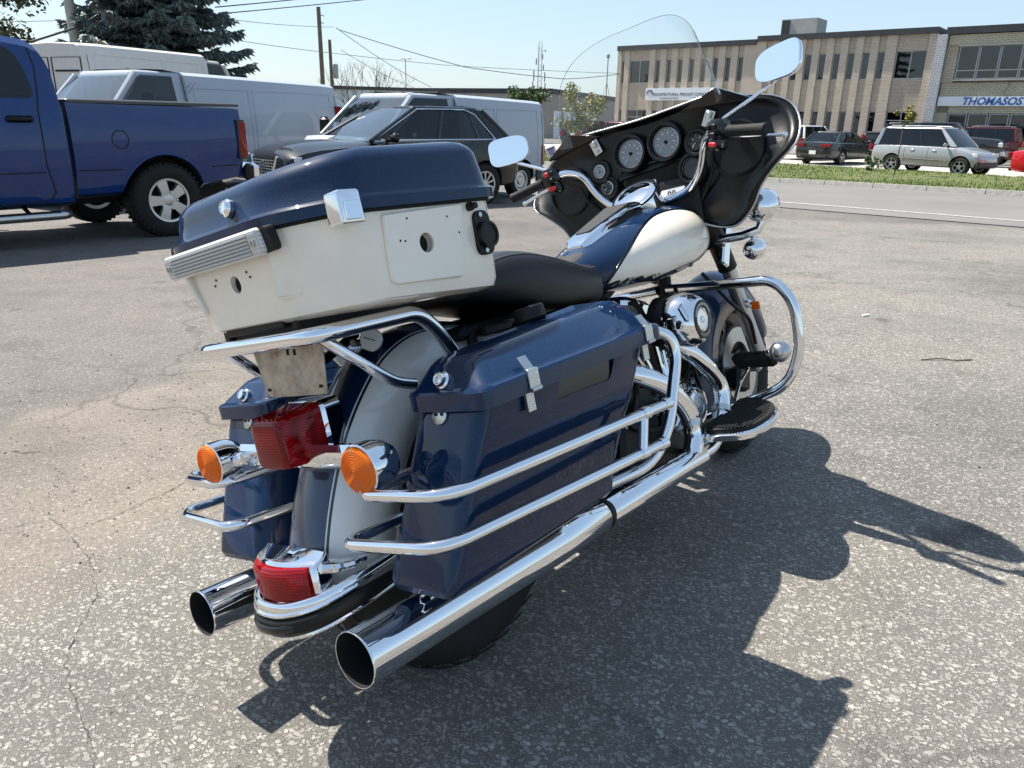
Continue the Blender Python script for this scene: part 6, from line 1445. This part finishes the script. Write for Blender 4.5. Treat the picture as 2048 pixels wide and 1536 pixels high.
def spruce(x, y, h, rad0):
    R = random.Random(11)
    t = empty('spruce_tree', (x, y, zt(y)), (0, 0, 0), 'dense blue-green spruce with drooping boughs behind the white vans', 'tree')
    obj('trunk', tube([(0, 0, 0), (0, 0, h*.5), (0, 0, h)], [.24, .14, .03], 10), 'bark', t)
    v = []; f = []; bv = MB()
    def twig(p, d, l, w):
        d = d.normalized(); s = d.cross(V((R.uniform(-1, 1), R.uniform(-1, 1), R.uniform(-.3, 1)))).normalized(); u = d.cross(s); n = len(v)
        v.extend([p, p+d*l*.45+s*w, p+d*l*.45-s*w*.6+u*w*.8, p+d*l*.45-s*w*.6-u*w*.8, p+d*l])
        f.extend([(n, n+1, n+2), (n, n+2, n+3), (n, n+3, n+1), (n+4, n+2, n+1), (n+4, n+3, n+2), (n+4, n+1, n+3)])
    z = .7
    while z < h-.3:
        k = 1-z/h; L = rad0*(k**.8)*R.uniform(.80, 1.12); nb = 9 if z < 6.5 else 5
        a0 = R.random()*6.28
        for i in range(nb):
            a = a0+2*pi*i/nb+R.uniform(-.25, .25); l = L*R.uniform(.72, 1.15); dr = V((cos(a), sin(a), 0)); zz = z+R.uniform(-.15, .15)
            pts = [V((0, 0, zz))+dr*(l*s)+V((0, 0, -.26*l*s+.22*l*s**3)) for s in [j/9 for j in range(10)]]
            bv.add(tube(pts, [.035]*5+[.015]*5, 4))
            side = V((-dr.y, dr.x, 0)); steps = int(l*(9 if z < 6.5 else 5))+4
            for j in range(steps):
                s = .12+.88*(j+R.random()*.6)/steps; q = s*9; k0 = min(int(q), 8); p = pts[k0].lerp(pts[k0+1], q-k0); wd = (1-s)*.42*l+.16
                for sg in (-1, 1):
                    e = p+(side*sg*wd*R.uniform(.6, 1.05)+dr*wd*.45)+V((0, 0, -.22*wd+R.uniform(-.05, .04)))
                    m = max(2, int((e-p).length/.15))
                    for q2 in range(m):
                        b0 = p.lerp(e, (q2+.15)/m); d = (e-p).normalized()
                        for _ in range(2): twig(b0+V((R.uniform(-.04, .04), R.uniform(-.04, .04), 0)), d*.8+dr*R.uniform(-.1, .5)+side*R.uniform(-.5, .5)+V((0, 0, R.uniform(-.75, .12))), R.uniform(.17, .32), R.uniform(.034, .058))
                twig(p, dr+V((0, 0, R.uniform(-.3, .4)))+side*R.uniform(-.4, .4), .26, .05)
        z += R.uniform(.26, .36) if z < 6.5 else .7
    obj('branch', bv.get(), 'bark', t, 180)['kind'] = 'stuff'
    o = raw('needles', (v, f), 'spruce_needles', t); o['kind'] = 'stuff'; return t
spruce(-10.5, 24.0, 13.0, 3.1)
def leafy(name, label, x, y, h, cr, cz, mat, n, leaf=.09, seed=1, clumps=14, trunk=.08, z0=None, cat='tree', sq=.8):
    R = random.Random(seed); z0 = zt(y) if z0 is None else z0
    t = empty(name, (x, y, z0), (0, 0, 0), label, cat); tv = MB(); v = []; f = []
    tv.add(tube([(0, 0, 0), (R.uniform(-.05, .05), 0, h*.35), (R.uniform(-.08, .08), .03, h*.8)], [trunk, trunk*.75, trunk*.3], 8))
    C_ = []
    for k in range(clumps):
        while True:
            p = V((R.uniform(-1, 1), R.uniform(-1, 1), R.uniform(-1, 1)))
            if .25 < p.length < 1: break
        C_.append((V((p.x*cr, p.y*cr, cz+p.z*cr*sq)), cr*R.uniform(.22, .42)))
        tv.add(tube([(0, 0, max(.2, cz-cr*.6+R.uniform(-.1, .2))), C_[-1][0]*.6+V((0, 0, cz*.4)), C_[-1][0]], [trunk*.35, trunk*.2, trunk*.08], 5))
    for k in range(n):
        c, r = R.choice(C_); p = V((R.gauss(0, 1), R.gauss(0, 1), R.gauss(0, .9))); p = c+p.normalized()*r*R.uniform(.35, 1.1)
        d = V((R.uniform(-1, 1), R.uniform(-1, 1), R.uniform(-.6, .6))).normalized(); s = d.cross(V((R.uniform(-1, 1), R.uniform(-1, 1), 1))).normalized(); l = leaf*R.uniform(.6, 1.3); w = l*.38; m = len(v)
        u = d.cross(s)*l*.12
        v.extend([p-d*l*.5, p+s*w-u, p+d*l*.5, p-s*w-u]); f.extend([(m, m+1, m+2), (m, m+2, m+3)])
    obj('trunk', tv.get(), 'bark', t, 180); o = raw('crown', (v, f), mat, t); o['kind'] = 'stuff'; return t
leafy('maple_tree', 'brownish-green leafy tree rising behind the pickup cab', -19.2, 29.0, 7.5, 2.6, 4.9, 'leaf_olive', 5200, .20, 3, 26, .16)
leafy('round_tree', 'small round green tree in front of the brown warehouse', 0.76, 62, 5.0, 1.45, 3.1, 'leaf_green', 2600, .22, 4, 18, .10)
leafy('young_tree', 'thin yellowing tree growing beside the red suv across the street', 3.48, 46, 4.4, 1.35, 2.3, 'leaf_yellow', 1500, .17, 5, 18, .06, sq=1.0)
leafy('sapling', 'slender sapling with sparse yellow-green leaves on the verge', 12.81, 26.8, 2.7, .36, 1.75, 'leaf_yellow', 330, .11, 6, 9, .022, z0=-.33, sq=1.6)
leafy('shrub', 'dark green shrub against the yellow brick office', 29.5, 39.6, 1.7, 1.0, .9, 'leaf_green', 1500, .14, 8, 14, .05, cat='shrub')
leafy('weed_clump', 'tuft of tall weeds at the back edge of the verge', 13.19, 29.5, .55, .38, .28, 'leaf_green', 260, .10, 9, 10, .008, z0=-.33, cat='plant')
def bare(x, y, h):
    R = random.Random(4); t = empty('bare_shrub', (x, y, zt(y)), (0, 0, 0), 'leafless shrub of thin twigs in front of the pale warehouse', 'shrub'); m = MB()
    def grow(p, d, l, r, n):
        q = p+d*l; m.add(tube([p, p.lerp(q, .5)+V((R.uniform(-.05, .05), 0, .03)), q], [r, r*.85, r*.6], 5))
        if n:
            for k in range(R.choice((2, 3))): grow(q, (d+V((R.uniform(-.6, .6), R.uniform(-.6, .6), R.uniform(-.1, .5)))).normalized(), l*R.uniform(.6, .85), r*.62, n-1)
    for k in range(6): grow(V((R.uniform(-.5, .5), 0, 0)), V((R.uniform(-.5, .5), R.uniform(-.3, .3), 1)).normalized(), h*.34, .045, 4)
    obj('branch', m.get(), 'bark', t, 180); return t
bare(-8.27, 47, 4.6)
# placard on the verge, litter, pebbles
pc_ = V((1.23, 28.00, 0.19)); pk_ = empty('placard', (pc_.x, pc_.y, zt(28)+.12), (0, 0, rad(-12)), 'small tilted white placard staked in the grass across the street', 'sign')
plain('placard_face', (.62, .54, .60), .6, var=.1, scale=8)
pzz = pc_.z-(zt(28)+.12)
obj('panel', xf(box((0, 0, 0), (.34, .012, .32), None, .002), Matrix.Translation((0, 0, pzz)) @ Matrix.Rotation(rad(-22), 4, 'Y')), 'placard_face', pk_)
obj('stake', tube([(.02, .015, -.1), (0, .015, pzz)], .012, 6), 'pole_wood', pk_)
m = MB()
for k in range(5): m.add(xf(box((0, 0, 0), (.20 if k else .26, .004, .03 if k else .05)), Matrix.Translation((0, -.009, pzz)) @ Matrix.Rotation(rad(-22), 4, 'Y') @ Matrix.Translation((0, 0, .10-.05*k))))
obj('print_line', m.get(), 'letter_navy', pk_)
p = V((2.387, 5.046, 0)); tag(obj('litter', xf(box((0, 0, .006), (.055, .022, .012), None, .003), Matrix.Translation(p) @ Matrix.Rotation(.4, 4, 'Z')), 'car_white', None), 'small white scrap of litter on the asphalt', 'litter')
p = V((2.412, 4.026, 0)); tag(obj('twig', tube([p+V((-.16, .0, .004)), p+V((-.06, .012, .010)), p+V((.03, -.004, .006)), p+V((.13, .02, .004))], .0035, 6), 'bark', None), 'dry twig lying on the pale asphalt', 'twig')
def lump(m, p, s, R):
    q = [p+V((cos(a)*s*R.uniform(.7, 1.2), sin(a)*s*R.uniform(.7, 1.2), s*.1)) for a in (0, 1.2, 2.6, 3.8, 5)]; n = len(m.v)
    m.v += q+[p+V((0, 0, s*R.uniform(.7, 1.1)))]; m.f += [(n+i, n+(i+1) % 5, n+5) for i in range(5)]
def pebbles():                                # thickest along the seam between the two asphalt mats
    R = random.Random(21); m = MB()
    for k in range(1900):
        if k < 1200:
            t = R.uniform(-1.6, 2.2); w = R.gauss(-.30, .42); x, y = -1.7+.526*t-.85*w, 2.9+.85*t+.526*w
        else: x, y = R.uniform(-3.5, 4.5), R.uniform(.7, 8.)
        lump(m, V((x, y, zt(y))), R.uniform(.0025, .006)*(1.5 if R.random() < .07 else 1), R)
    return m.get()
plain('pebble', (.20, .18, .155), .85, var=.6, scale=45)
tag(raw('pebbles', pebbles(), 'pebble'), 'loose grit and pebbles scattered on the asphalt', 'gravel', kind='stuff')
def chips():
    R = random.Random(8); m = MB()
    for k in range(110):
        y = R.uniform(.8, 7.5); lump(m, V((R.uniform(-3, 4), y, zt(y))), R.uniform(.003, .007), R)
    return m.get()
tag(raw('tar_chips', chips(), 'rubber'), 'black tar chips strewn over the asphalt', 'debris', kind='stuff')
